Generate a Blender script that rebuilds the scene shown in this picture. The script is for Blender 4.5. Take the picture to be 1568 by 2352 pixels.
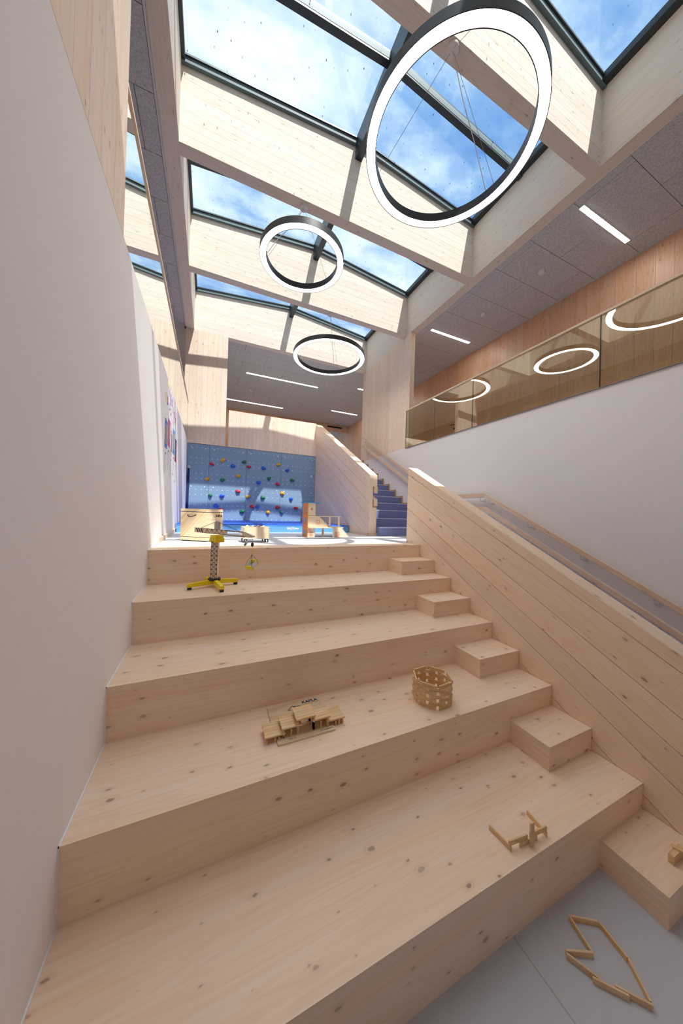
import bpy, bmesh, math, random
from mathutils import Vector, Matrix
random.seed(7)
for o in list(bpy.data.objects): bpy.data.objects.remove(o)
sc = bpy.context.scene
COL = sc.collection
# ------------------------------------------------------------------ camera
FPX = 685.48
YAW, PITCH, ROLL = 0.41769, 0.00378, 0.02974
CPOS = Vector((0.4901, -3.1259, 0.3817))
fw = Vector((math.sin(YAW)*math.cos(PITCH), math.cos(YAW)*math.cos(PITCH), math.sin(PITCH)))
rt = Vector((math.cos(YAW), -math.sin(YAW), 0)); up = rt.cross(fw)
r2 = math.cos(ROLL)*rt + math.sin(ROLL)*up
u2 = -math.sin(ROLL)*rt + math.cos(ROLL)*up
cam = bpy.data.cameras.new('camera'); camo = bpy.data.objects.new('camera', cam); COL.objects.link(camo)
m = Matrix((r2, u2, -fw)).transposed().to_4x4(); m.translation = CPOS
camo.matrix_world = m
cam.sensor_fit = 'HORIZONTAL'; cam.sensor_width = 36.0; cam.lens = FPX/1568*36.0
cam.clip_start = 0.05; cam.clip_end = 200
sc.camera = camo
# ------------------------------------------------------------------ exposure
sc.view_settings.view_transform = 'Standard'; sc.view_settings.look = 'None'
sc.view_settings.gamma = 1.0; sc.view_settings.use_curve_mapping = False
sc.view_settings.exposure = 0.9
sc.cycles.max_bounces = 14; sc.cycles.diffuse_bounces = 9; sc.cycles.transparent_max_bounces = 16
# ------------------------------------------------------------------ sky with broken cloud
SKY_STRENGTH = 0.72
w = bpy.data.worlds.new('sky'); sc.world = w; w.use_nodes = True
nt = w.node_tree; N = nt.nodes; L = nt.links; N.clear()
tc = N.new('ShaderNodeTexCoord'); sep = N.new('ShaderNodeSeparateXYZ'); L.new(tc.outputs['Generated'], sep.inputs[0])
zc = N.new('ShaderNodeMath'); zc.operation = 'MAXIMUM'; L.new(sep.outputs[2], zc.inputs[0]); zc.inputs[1].default_value = 0.15
dx = N.new('ShaderNodeMath'); dx.operation = 'DIVIDE'; L.new(sep.outputs[0], dx.inputs[0]); L.new(zc.outputs[0], dx.inputs[1])
dy = N.new('ShaderNodeMath'); dy.operation = 'DIVIDE'; L.new(sep.outputs[1], dy.inputs[0]); L.new(zc.outputs[0], dy.inputs[1])
cb = N.new('ShaderNodeCombineXYZ'); L.new(dx.outputs[0], cb.inputs[0]); L.new(dy.outputs[0], cb.inputs[1])
mp = N.new('ShaderNodeMapping'); mp.inputs['Scale'].default_value = (2.2, 3.4, 1); mp.inputs['Rotation'].default_value = (0, 0, 0.5)
mp.inputs['Location'].default_value = (2.3, 0.4, 0); L.new(cb.outputs[0], mp.inputs[0])
ns = N.new('ShaderNodeTexNoise'); ns.inputs['Scale'].default_value = 0.9; ns.inputs['Detail'].default_value = 9; ns.inputs['Roughness'].default_value = 0.62
L.new(mp.outputs[0], ns.inputs['Vector'])
big = N.new('ShaderNodeTexNoise'); big.inputs['Scale'].default_value = 0.45; big.inputs['Detail'].default_value = 1; L.new(mp.outputs[0], big.inputs['Vector'])
ad = N.new('ShaderNodeMath'); ad.operation = 'MULTIPLY_ADD'; L.new(big.outputs[0], ad.inputs[0]); ad.inputs[1].default_value = 0.5; L.new(ns.outputs[0], ad.inputs[2])
rp = N.new('ShaderNodeValToRGB'); e = rp.color_ramp
e.elements[0].position = 0.52; e.elements[0].color = (0.085, 0.25, 0.66, 1)
e.elements[1].position = 0.86; e.elements[1].color = (0.80, 0.90, 0.98, 1)
k = e.elements.new(0.645); k.color = (0.24, 0.44, 0.76, 1)
k = e.elements.new(0.73); k.color = (0.50, 0.68, 0.88, 1)
L.new(ad.outputs[0], rp.inputs[0])
bg = N.new('ShaderNodeBackground'); bg.inputs[1].default_value = SKY_STRENGTH; L.new(rp.outputs[0], bg.inputs[0])
ow = N.new('ShaderNodeOutputWorld'); L.new(bg.outputs[0], ow.inputs[0])
# ------------------------------------------------------------------ sun
sun = bpy.data.lights.new('sun', 'SUN'); suno = bpy.data.objects.new('sun', sun); COL.objects.link(suno)
sun.energy = 3.7; sun.angle = math.radians(0.6); sun.color = (1.0, 0.975, 0.945)
suno.rotation_euler = Vector((-0.332, 1.0, -1.842)).to_track_quat('-Z', 'Y').to_euler()
suno.location = (2, -6, 12)

# ================================================================== materials
def newmat(name):
    m = bpy.data.materials.new(name); m.use_nodes = True
    nt = m.node_tree; nt.nodes.clear()
    out = nt.nodes.new('ShaderNodeOutputMaterial')
    return m, nt, nt.nodes, nt.links, out
def P(N, L, out, rough=0.5, spec=0.4, metal=0.0):
    b = N.new('ShaderNodeBsdfPrincipled'); b.inputs['Roughness'].default_value = rough
    b.inputs['Metallic'].default_value = metal; b.inputs['Specular IOR Level'].default_value = spec
    L.new(b.outputs[0], out.inputs[0]); return b
def mth(N, L, op, a, b=None, c=None):
    n = N.new('ShaderNodeMath'); n.operation = op
    for i, v in enumerate((a, b, c)):
        if v is None: continue
        if isinstance(v, (int, float)): n.inputs[i].default_value = v
        else: L.new(v, n.inputs[i])
    return n.outputs[0]
def mixc(N, L, fac, a, b, bt='MIX'):
    n = N.new('ShaderNodeMix'); n.data_type = 'RGBA'; n.blend_type = bt
    for s, v in ((0, fac), (6, a), (7, b)):
        if isinstance(v, (int, float)): n.inputs[s].default_value = v
        elif isinstance(v, tuple): n.inputs[s].default_value = v + (1,)
        else: L.new(v, n.inputs[s])
    return n.outputs[2]
def wood(name, axis, light, mid, knot, kn=0.35, ks=(4, 9), angle=0.0, rough=0.42, spec=0.5, seams=0.0, lines=0.5):
    m, nt, N, L, out = newmat(name)
    b = P(N, L, out, rough, spec)
    tc = N.new('ShaderNodeTexCoord'); s = N.new('ShaderNodeSeparateXYZ'); L.new(tc.outputs['Object'], s.inputs[0])
    x, y, z = s.outputs
    if axis == 'x': g, ww = x, mth(N, L, 'ADD', y, z)
    elif axis == 'y': g, ww = y, mth(N, L, 'ADD', x, z)
    elif axis == 'z': g, ww = z, mth(N, L, 'ADD', x, y)
    else:
        c, sn = math.cos(angle), math.sin(angle)
        g = mth(N, L, 'MULTIPLY_ADD', z, sn, mth(N, L, 'MULTIPLY', y, c))
        ww = mth(N, L, 'ADD', x, mth(N, L, 'MULTIPLY_ADD', z, c, mth(N, L, 'MULTIPLY', y, -sn)))
    oi = N.new('ShaderNodeObjectInfo'); rnd = oi.outputs['Random']
    g = mth(N, L, 'MULTIPLY_ADD', rnd, 5.3, g); w0 = mth(N, L, 'MULTIPLY_ADD', rnd, 3.7, ww)
    def vec(a, bb):
        n = N.new('ShaderNodeCombineXYZ'); L.new(mth(N, L, 'MULTIPLY', g, a), n.inputs[0]); L.new(mth(N, L, 'MULTIPLY', w0, bb), n.inputs[1]); return n.outputs[0]
    v = N.new('ShaderNodeTexVoronoi'); v.voronoi_dimensions = '2D'; v.inputs['Scale'].default_value = 1.0; nd = N.new('ShaderNodeTexNoise'); nd.noise_dimensions = '2D'; nd.inputs['Scale'].default_value = 9.0; kv = vec(*ks); L.new(kv, nd.inputs['Vector'])
    va = N.new('ShaderNodeVectorMath'); va.operation = 'MULTIPLY_ADD'; L.new(nd.outputs['Color'], va.inputs[0]); va.inputs[1].default_value = (0.07, 0.07, 0); L.new(kv, va.inputs[2])
    L.new(va.outputs[0], v.inputs['Vector'])
    cs = N.new('ShaderNodeSeparateColor'); L.new(v.outputs['Color'], cs.inputs[0])
    r = mth(N, L, 'MULTIPLY', mth(N, L, 'SUBTRACT', mth(N, L, 'POWER', cs.outputs[0], 1.8), kn*0.6), 0.16)
    d = mth(N, L, 'SUBTRACT', r, v.outputs['Distance'])
    def mr(val, f0, f1, t1=1.0):
        n = N.new('ShaderNodeMapRange'); L.new(val, n.inputs[0]); n.inputs[1].default_value = f0; n.inputs[2].default_value = f1
        n.inputs[3].default_value = 0; n.inputs[4].default_value = t1; return n.outputs[0]
    kmask = mr(d, 0.0, 0.05, 0.88)
    halo = mr(mth(N, L, 'SUBTRACT', mth(N, L, 'MULTIPLY', r, 2.4), v.outputs['Distance']), 0.0, 0.09, 0.22)
    n1 = N.new('ShaderNodeTexNoise'); n1.noise_dimensions = '2D'; n1.inputs['Scale'].default_value = 1; n1.inputs['Detail'].default_value = 2; L.new(vec(0.55, 5.5), n1.inputs['Vector'])
    ring = mth(N, L, 'MULTIPLY_ADD', mth(N, L, 'SINE', mth(N, L, 'MULTIPLY', n1.outputs[0], 62.0)), 0.5, 0.5)
    ring = mth(N, L, 'POWER', ring, 3.0)
    n2 = N.new('ShaderNodeTexNoise'); n2.noise_dimensions = '2D'; n2.inputs['Scale'].default_value = 1; n2.inputs['Detail'].default_value = 3; L.new(vec(1.6, 70), n2.inputs['Vector'])
    n3 = N.new('ShaderNodeTexNoise'); n3.noise_dimensions = '2D'; n3.inputs['Scale'].default_value = 1; n3.inputs['Detail'].default_value = 1; L.new(vec(0.5, 8), n3.inputs['Vector'])
    f = mth(N, L, 'ADD', mth(N, L, 'MULTIPLY', ring, lines), mth(N, L, 'MULTIPLY', mr(n2.outputs[0], 0.35, 0.75), 0.45))
    col = mixc(N, L, f, light, mid)
    sh = N.new('ShaderNodeHueSaturation'); L.new(mth(N, L, 'MULTIPLY_ADD', rnd, 0.10, 0.95), sh.inputs['Value'])
    sh2 = mth(N, L, 'MULTIPLY_ADD', n3.outputs[0], 0.5, 0.75); L.new(sh2, sh.inputs['Saturation']); L.new(col, sh.inputs['Color'])
    col = mixc(N, L, halo, sh.outputs[0], tuple(0.75*a+0.25*bq for a, bq in zip(mid, knot)))
    kcol = mixc(N, L, cs.outputs[1], knot, tuple(0.45*a+0.55*bq for a, bq in zip(mid, knot)))
    col = mixc(N, L, mth(N, L, 'MULTIPLY', kmask, mth(N, L, 'MULTIPLY_ADD', cs.outputs[2], 0.5, 0.5)), col, kcol)
    L.new(col, b.inputs['Base Color'])
    bp = N.new('ShaderNodeBump'); bp.inputs['Strength'].default_value = 0.06; bp.inputs['Distance'].default_value = 0.004
    L.new(n2.outputs[0], bp.inputs['Height']); L.new(bp.outputs[0], b.inputs['Normal'])
    return m
def plain(name, col, rough=0.5, spec=0.4, metal=0.0, noise=0.0, nscale=40, bump=0.0):
    m, nt, N, L, out = newmat(name); b = P(N, L, out, rough, spec, metal)
    tc = N.new('ShaderNodeTexCoord'); n = N.new('ShaderNodeTexNoise'); n.inputs['Scale'].default_value = nscale; n.inputs['Detail'].default_value = 4
    L.new(tc.outputs['Object'], n.inputs['Vector'])
    lo = tuple(c*(1-noise) for c in col); hi = tuple(min(1, c*(1+noise)) for c in col)
    L.new(mixc(N, L, n.outputs[0], lo, hi), b.inputs['Base Color'])
    if bump:
        bp = N.new('ShaderNodeBump'); bp.inputs['Strength'].default_value = bump; bp.inputs['Distance'].default_value = 0.003
        L.new(n.outputs[0], bp.inputs['Height']); L.new(bp.outputs[0], b.inputs['Normal'])
    return m
def emit(name, col, st):
    m, nt, N, L, out = newmat(name); e = N.new('ShaderNodeEmission'); e.inputs[0].default_value = col+(1,); e.inputs[1].default_value = st
    L.new(e.outputs[0], out.inputs[0]); return m
def glass(name, tint, boost=1.0, dirt=False):
    m, nt, N, L, out = newmat(name)
    tr = N.new('ShaderNodeBsdfTransparent'); tr.inputs[0].default_value = tint+(1,)
    gl = N.new('ShaderNodeBsdfGlossy'); gl.inputs['Roughness'].default_value = 0.0; gl.inputs[0].default_value = (0.95, 0.97, 0.95, 1)
    ge = N.new('ShaderNodeNewGeometry'); fr = N.new('ShaderNodeFresnel')
    L.new(mth(N, L, 'MULTIPLY_ADD', ge.outputs['Backfacing'], 1/1.52-1.52, 1.52), fr.inputs[0])
    fac = mth(N, L, 'MINIMUM', mth(N, L, 'MULTIPLY', fr.outputs[0], boost), 1.0)
    mx = N.new('ShaderNodeMixShader'); L.new(fac, mx.inputs[0]); L.new(tr.outputs[0], mx.inputs[1]); L.new(gl.outputs[0], mx.inputs[2])
    last = mx.outputs[0]
    if dirt:
        tc = N.new('ShaderNodeTexCoord'); v = N.new('ShaderNodeTexVoronoi'); v.voronoi_dimensions = '2D'; v.inputs['Scale'].default_value = 7.0
        L.new(tc.outputs['Object'], v.inputs['Vector'])
        cs = N.new('ShaderNodeSeparateColor'); L.new(v.outputs['Color'], cs.inputs[0])
        d = mth(N, L, 'LESS_THAN', v.outputs['Distance'], mth(N, L, 'MULTIPLY', mth(N, L, 'SUBTRACT', cs.outputs[0], 0.4), 0.07))
        df = N.new('ShaderNodeBsdfDiffuse'); df.inputs[0].default_value = (0.05, 0.07, 0.09, 1)
        m2 = N.new('ShaderNodeMixShader'); L.new(mth(N, L, 'MULTIPLY', d, 0.8), m2.inputs[0]); L.new(last, m2.inputs[1]); L.new(df.outputs[0], m2.inputs[2]); last = m2.outputs[0]
    L.new(last, out.inputs[0]); return m

SL = 0.5535   # pitch of the stairs in radians is atan(.5626)
ANG = math.atan(0.549)
WL, WM, WK = (0.885, 0.695, 0.52), (0.81, 0.57, 0.38), (0.20, 0.10, 0.07)
BL, BM, BK = (0.82, 0.745, 0.66), (0.74, 0.635, 0.53), (0.30, 0.22, 0.18)
CL, CM = (0.72, 0.45, 0.30), (0.60, 0.34, 0.20)
M = {}
M['step_x'] = wood('knotty_spruce_step', 'x', WL, WM, WK, 0.24, (5.8, 11), lines=0.3)
M['step_y'] = wood('knotty_spruce_block_side', 'y', WL, WM, WK, 0.45, (3.6, 8.5), lines=0.45)
M['diag'] = wood('knotty_spruce_balustrade', 'd', WL, WM, WK, 0.40, (5.0, 10), ANG, lines=0.3)
M['beam_x'] = wood('whitened_spruce_cross', 'x', BL, BM, BK, 0.30, (5, 16), lines=0.35, rough=0.7, spec=0.2)
M['beam_y'] = wood('whitened_spruce_long', 'y', BL, BM, BK, 0.45, (5, 14), lines=0.4, rough=0.7, spec=0.2)
M['pan_z'] = wood('spruce_panel_upright', 'z', (0.85, 0.71, 0.585), (0.78, 0.60, 0.455), BK, 0.35, (5, 14), lines=0.35, rough=0.7, spec=0.2)
M['cor_z'] = wood('spruce_corridor_panel', 'z', CL, CM, (0.2, 0.09, 0.05), 0.4, (5, 12), lines=0.4)
M['rail'] = wood('pine_handrail', 'd', (0.78, 0.60, 0.44), (0.68, 0.47, 0.31), WK, 0.6, (3, 12), ANG, lines=0.4)
M['rail_y'] = wood('pine_rail', 'y', (0.78, 0.60, 0.43), (0.68, 0.48, 0.30), WK, 0.7, (3, 12), 0, lines=0.4)
M['kapla'] = wood('pine_toy_plank', 'x', (0.79, 0.56, 0.31), (0.68, 0.43, 0.20), (0.45, 0.25, 0.1), 0.95, (3, 9), lines=0.6)
M['ply'] = wood('pine_plywood', 'x', (0.80, 0.66, 0.46), (0.70, 0.48, 0.25), (0.5, 0.3, 0.14), 0.9, (3, 6), lines=0.7)
M['beech'] = wood('beech_toy_wood', 'x', (0.80, 0.66, 0.50), (0.72, 0.54, 0.37), (0.5, 0.3, 0.14), 0.98, (3, 6), lines=0.25)
M['wall'] = plain('white_plaster', (0.84, 0.815, 0.815), 0.85, 0.2, noise=0.015, nscale=9, bump=0.02)
M['lino'] = plain('pale_grey_linoleum', (0.62, 0.62, 0.64), 0.38, 0.4, noise=0.05, nscale=25)
M['lino_low'] = plain('grey_linoleum', (0.52, 0.53, 0.56), 0.42, 0.4, noise=0.05, nscale=25)
M['joint'] = plain('linoleum_joint', (0.40, 0.40, 0.38), 0.6)
M['seal'] = plain('white_sealant', (0.82, 0.84, 0.86), 0.5)
M['woodwool'] = plain('wood_wool_board', (0.57, 0.585, 0.62), 0.95, 0.1, noise=0.55, nscale=75, bump=0.8)
M['void'] = plain('ceiling_void', (0.12, 0.10, 0.09), 0.9)
M['roof'] = plain('roof_slab', (0.5, 0.48, 0.46), 0.9)
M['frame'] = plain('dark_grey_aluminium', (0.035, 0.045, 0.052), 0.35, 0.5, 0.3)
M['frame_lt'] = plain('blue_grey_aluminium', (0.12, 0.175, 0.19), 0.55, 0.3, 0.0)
M['skyglass'] = glass('skylight_glass', (0.97, 0.985, 0.98), 1.0, True)
M['railglass'] = glass('balustrade_glass', (0.86, 0.86, 0.76), 3.0)
M['black'] = plain('matt_black_metal', (0.022, 0.022, 0.024), 0.42, 0.5)
M['lamp'] = emit('lamp_diffuser', (1.0, 0.94, 0.89), 13.0)
M['strip'] = emit('strip_light_diffuser', (1.0, 0.94, 0.88), 26.0)
M['white'] = plain('white_plastic', (0.8, 0.79, 0.78), 0.4)
M['alu'] = plain('white_lacquered_steel', (0.72, 0.73, 0.76), 0.35, 0.5, 0.1)
M['wire'] = plain('steel_cable', (0.35, 0.34, 0.33), 0.4, 0.5, 0.6)
M['cord'] = plain('clear_power_cord', (0.6, 0.58, 0.54), 0.4)
M['carpet'] = plain('blue_carpet', (0.21, 0.235, 0.44), 0.95, 0.1, noise=0.18, nscale=260, bump=0.3)
M['nosing'] = plain('pale_stair_nosing', (0.58, 0.65, 0.74), 0.4)
M['trim'] = plain('brown_skirting', (0.50, 0.29, 0.13), 0.5, noise=0.1, nscale=30)
M['climb'] = plain('blue_climbing_panel', (0.215, 0.325, 0.45), 0.6, 0.3, noise=0.05, nscale=60, bump=0.1)
M['mat_blue'] = plain('bright_blue_vinyl', (0.02, 0.10, 0.58), 0.4)
M['mat_light'] = plain('light_blue_vinyl', (0.12, 0.34, 0.72), 0.4)
for n, c in (('red', (0.50, 0.012, 0.03)), ('yellow', (0.72, 0.36, 0.01)), ('green', (0.0, 0.16, 0.065)), ('blue', (0.012, 0.11, 0.60))):
    M['hold_'+n] = plain('climbing_hold_'+n, c, 0.5, 0.4, noise=0.1, nscale=60)
M['crane_y'] = plain('yellow_toy_lacquer', (0.85, 0.66, 0.015), 0.35, noise=0.03)
M['orange'] = plain('orange_toy_lacquer', (0.80, 0.22, 0.01), 0.4, noise=0.03)
M['tblue'] = plain('blue_toy_lacquer', (0.03, 0.28, 0.66), 0.4)
M['grey'] = plain('grey_board', (0.35, 0.36, 0.39), 0.6)
M['greyp'] = plain('grey_toy_panel', (0.42, 0.39, 0.38), 0.5)
M['ink'] = plain('black_print', (0.012, 0.012, 0.02), 0.6)
M['inkblue'] = plain('navy_print', (0.012, 0.015, 0.06), 0.6)
M['navy'] = plain('navy_strap', (0.012, 0.02, 0.10), 0.8)
M['paper'] = plain('white_paper', (0.74, 0.74, 0.75), 0.8)
M['dark'] = plain('dark_grille', (0.02, 0.02, 0.02), 0.6)
M['tan'] = plain('toy_interior', (0.42, 0.27, 0.15), 0.7)
M['steel'] = plain('brushed_steel', (0.25, 0.24, 0.23), 0.35, 0.5, 0.8)
def colmat(n, c, r=0.7):
    if n not in M: M[n] = plain(n, c, r)
    return M[n]

# ================================================================== helpers
def tag(o, label=None, cat=None, group=None, kind=None):
    if label: o['label'] = label
    if cat: o['category'] = cat
    if group: o['group'] = group
    if kind: o['kind'] = kind
    return o
def empty(name, loc=(0, 0, 0), rz=0.0, **k):
    o = bpy.data.objects.new(name, None); COL.objects.link(o); o.location = loc; o.rotation_euler = (0, 0, rz); o.empty_display_size = 0.1
    return tag(o, **k)
class MB:
    def __init__(s): s.v = []; s.f = []
    def add(s, vs, fs):
        n = len(s.v); s.v += [tuple(p) for p in vs]; s.f += [tuple(i+n for i in q) for q in fs]; return s
    def box(s, x0, x1, y0, y1, z0, z1, mat=None):
        vs = [Vector((x, y, z)) for z in (z0, z1) for x, y in ((x0, y0), (x1, y0), (x1, y1), (x0, y1))]
        if mat is not None: vs = [mat @ p for p in vs]
        return s.add(vs, [(3, 2, 1, 0), (4, 5, 6, 7), (0, 1, 5, 4), (1, 2, 6, 5), (2, 3, 7, 6), (3, 0, 4, 7)])
    def prism(s, poly, plane, c0, c1):
        n = len(poly)
        def q(p, c):
            a, b = p
            return {'xz': (a, c, b), 'yz': (c, a, b), 'xy': (a, b, c)}[plane]
        area = sum(poly[i][0]*poly[(i+1) % n][1]-poly[(i+1) % n][0]*poly[i][1] for i in range(n))
        flip = (area > 0) == (plane in ('yz', 'xy'))
        vs = [q(p, c0) for p in poly]+[q(p, c1) for p in poly]
        if c1 < c0: flip = not flip
        fs = [tuple(range(n-1, -1, -1)), tuple(range(n, 2*n))]+[(i, (i+1) % n, n+(i+1) % n, n+i) for i in range(n)]
        if not flip: fs = [tuple(reversed(f)) for f in fs]
        return s.add(vs, fs)
    def bar(s, a, b, wd, ht, upv=(0, 0, 1)):
        a, b = Vector(a), Vector(b); d = (b-a).normalized(); u = Vector(upv); sd = d.cross(u)
        if sd.length < 1e-5: sd = d.cross(Vector((1, 0, 0)))
        sd.normalize(); u = sd.cross(d).normalized()
        vs = [p+sd*i*wd/2+u*j*ht/2 for p in (a, b) for i, j in ((-1, -1), (1, -1), (1, 1), (-1, 1))]
        return s.add(vs, [(3, 2, 1, 0), (4, 5, 6, 7), (0, 1, 5, 4), (1, 2, 6, 5), (2, 3, 7, 6), (3, 0, 4, 7)])
    def tube(s, pts, r, n=8, cap=True):
        pts = [Vector(p) for p in pts]; rings = []
        for i, p in enumerate(pts):
            d = (pts[min(i+1, len(pts)-1)]-pts[max(i-1, 0)]).normalized()
            a = d.cross(Vector((0, 0, 1)));
            if a.length < 1e-4: a = Vector((1, 0, 0))
            a.normalize(); b = d.cross(a)
            rr = r[i] if isinstance(r, (list, tuple)) else r
            rings.append([p+a*rr*math.cos(2*math.pi*k/n)+b*rr*math.sin(2*math.pi*k/n) for k in range(n)])
        vs = [q for R_ in rings for q in R_]; fs = []
        for i in range(len(pts)-1):
            for k in range(n): fs.append((i*n+k, i*n+(k+1) % n, (i+1)*n+(k+1) % n, (i+1)*n+k))
        if cap: fs += [tuple(range(n-1, -1, -1)), tuple((len(pts)-1)*n+k for k in range(n))]
        return s.add(vs, fs)
    def lathe(s, prof, c=(0, 0, 0), n=24):
        c = Vector(c); m = len(prof)
        vs = [c+Vector((r*math.cos(2*math.pi*k/n), r*math.sin(2*math.pi*k/n), z)) for k in range(n) for r, z in prof]
        fs = [(k*m+i, ((k+1) % n)*m+i, ((k+1) % n)*m+i+1, k*m+i+1) for k in range(n) for i in range(m-1)]
        return s.add(vs, fs)
    def build(s, name, mat, parent=None, smooth=False, world=False, loc=None):
        me = bpy.data.meshes.new(name); me.from_pydata(s.v, [], s.f); me.validate(); me.update()
        bm = bmesh.new(); bm.from_mesh(me); bmesh.ops.recalc_face_normals(bm, faces=bm.faces); bm.to_mesh(me); bm.free()
        me.materials.append(M[mat] if isinstance(mat, str) else mat)
        if smooth:
            for p in me.polygons: p.use_smooth = True
            try: me.set_sharp_from_angle(angle=math.radians(40))
            except Exception: pass
        o = bpy.data.objects.new(name, me); COL.objects.link(o)
        if parent is not None:
            o.parent = parent
            if world:   # vertices given in world coordinates
                l = parent.location.copy()
                if parent.parent is not None: l = l+parent.parent.location
                o.location = -l
        if loc: o.location = loc
        return o
def box(name, x0, x1, y0, y1, z0, z1, mat, parent=None, world=True):
    return MB().box(x0, x1, y0, y1, z0, z1).build(name, mat, parent, world=world)
def clip(poly, nx, ny, c):     # keep nx*x+ny*y >= c
    out = []
    for i in range(len(poly)):
        p, q = poly[i], poly[(i+1) % len(poly)]
        a, b = nx*p[0]+ny*p[1]-c, nx*q[0]+ny*q[1]-c
        if a >= 0: out.append(p)
        if (a >= 0) != (b >= 0):
            t = a/(a-b); out.append((p[0]+t*(q[0]-p[0]), p[1]+t*(q[1]-p[1])))
    return out
def boards(parent, poly, plane, c0, c1, ang, width, mat, gap=0.002, name='board', jitter=0.0, off=None):
    """split a flat face into single boards running at angle ang in the plane"""
    nx, ny = -math.sin(ang), math.cos(ang)
    ws = [nx*p[0]+ny*p[1] for p in poly]; lo, hi = min(ws), max(ws)
    a = lo if off is None else lo-off
    while a < hi-1e-4:
        b = a+width*(1+random.uniform(-jitter, jitter))
        if hi-b < width*0.25: b = hi+1e-6
        q = clip(clip(poly, nx, ny, a+gap/2), -nx, -ny, -(b-gap/2))
        if len(q) >= 3: MB().prism(q, plane, c0, c1).build(name, mat, parent, world=True)
        a = b
def text(body, name, size, mat, parent, matrix, depth=0.0006, font_bold=0.0):
    cu = bpy.data.curves.new(name, 'FONT'); cu.body = body; cu.size = size; cu.extrude = depth; cu.offset = font_bold
    cu.align_x = 'CENTER'; cu.align_y = 'CENTER'
    t = bpy.data.objects.new(name+'_tmp', cu); COL.objects.link(t)
    bpy.context.view_layer.update()
    me = bpy.data.meshes.new_from_object(t.evaluated_get(bpy.context.evaluated_depsgraph_get()))
    bpy.data.objects.remove(t)
    me.materials.clear(); me.materials.append(M[mat]); me.transform(matrix)
    o = bpy.data.objects.new(name, me); COL.objects.link(o); o.parent = parent; return o

# ================================================================== dimensions
R, T, W, DB, WB = 0.31, 0.551, 3.007, 0.2755, 0.473
ZF = -5*R                      # lower floor
ZU = 1.86                      # upper floor
ZB, ZE, ZR = 4.473, 5.345, 5.57   # beam underside, eaves, ridge
XL, XLI, XRI, XRO = -0.098, 0.066, 4.500, 4.66
XM = 2.28
XW = 4.43                      # right wall
YB = 4.49                      # back wall of the platform
CBY = [-3.0, -1.159, 0.686, 2.540, 4.480]
TB = 0.146
YREAR, YFAR, XFAR, XLEFT = -6.2, 9.8, 6.43, -2.2
ZC = 4.50

# ================================================================== floors
def S(o, label): return tag(o, label=label, cat=None, kind='structure')
fl = S(box('floor', -0.02, XW+0.05, YREAR, 0.4, ZF-0.1, ZF, 'lino_low'), 'pale grey linoleum floor at the foot of the seating steps')
for (a, b) in (((1.3, -3.2), (2.4, -2.62)), ):
    pass
MB().bar((0.2, -2.88, ZF+0.0002), (4.4, -2.88, ZF+0.0002), 0.006, 0.0006).build('floor_joint', 'joint', fl, world=True)
MB().bar((1.83, -6, ZF+0.0002), (1.83, -2.2, ZF+0.0002), 0.006, 0.0006).build('floor_joint', 'joint', fl, world=True)
S(box('floor', 0.0, XW, 0.272, YB, -0.12, 0.0, 'lino'), 'pale linoleum floor of the upper play landing')
S(box('floor', XLEFT, XFAR, YB+0.13, YFAR+3, ZU-0.3, ZU, 'lino'), 'upper storey floor beyond the wooden parapet')
S(box('floor', XW+0.08, XFAR, YREAR, YB+0.13, ZU-0.3, ZU, 'lino'), 'upper corridor floor behind the long glass balustrade')
S(box('floor', XLEFT, -0.08, YREAR, YB+0.13, ZU-0.3, ZU, 'lino'), 'upper gallery floor behind the short glass balustrade')

# ================================================================== walls
ZWL = 1.925
S(box('wall_left', -0.15, 0.0, YREAR, YB+0.1, ZF-0.1, ZWL, 'wall'), 'smooth white wall beside the seating steps, hung with children\'s posters')
S(box('wall_right', XW, XW+0.15, YREAR, YB+0.13, ZF-0.1, ZU, 'wall'), 'smooth white wall under the long glass balustrade')
S(box('wall_rear', XLEFT-0.15, XFAR+0.15, YREAR-0.15, YREAR, ZF-0.1, 4.7, 'wall'), 'plain white wall at the near end of the hall')
wb_ = S(box('wall_back', -0.1, 3.19, YB+0.012, YB+0.13, -0.1, ZU+0.02, 'wall'), 'wall carrying the blue climbing panels')
o = S(box('wall_corridor', XFAR, XFAR+0.15, YREAR, YFAR, ZU-0.2, ZC+0.1, 'void'), 'warm wooden wall along the upper corridor')
DY0, DY1, DZ1 = 2.79, 3.80, 3.86
cz = ZC
boards(o, [(YREAR, ZU), (DY0, ZU), (DY0, cz), (YREAR, cz)], 'yz', XFAR-0.012, XFAR, math.pi/2, 0.21, 'cor_z', 0.0025, jitter=0.25)
boards(o, [(DY0, DZ1), (DY1, DZ1), (DY1, cz), (DY0, cz)], 'yz', XFAR-0.012, XFAR, math.pi/2, 0.21, 'cor_z', 0.0025, jitter=0.25)
boards(o, [(DY1, ZU), (YFAR, ZU), (YFAR, cz), (DY1, cz)], 'yz', XFAR-0.012, XFAR, math.pi/2, 0.25, 'cor_z', 0.0025, jitter=0.25)
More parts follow.
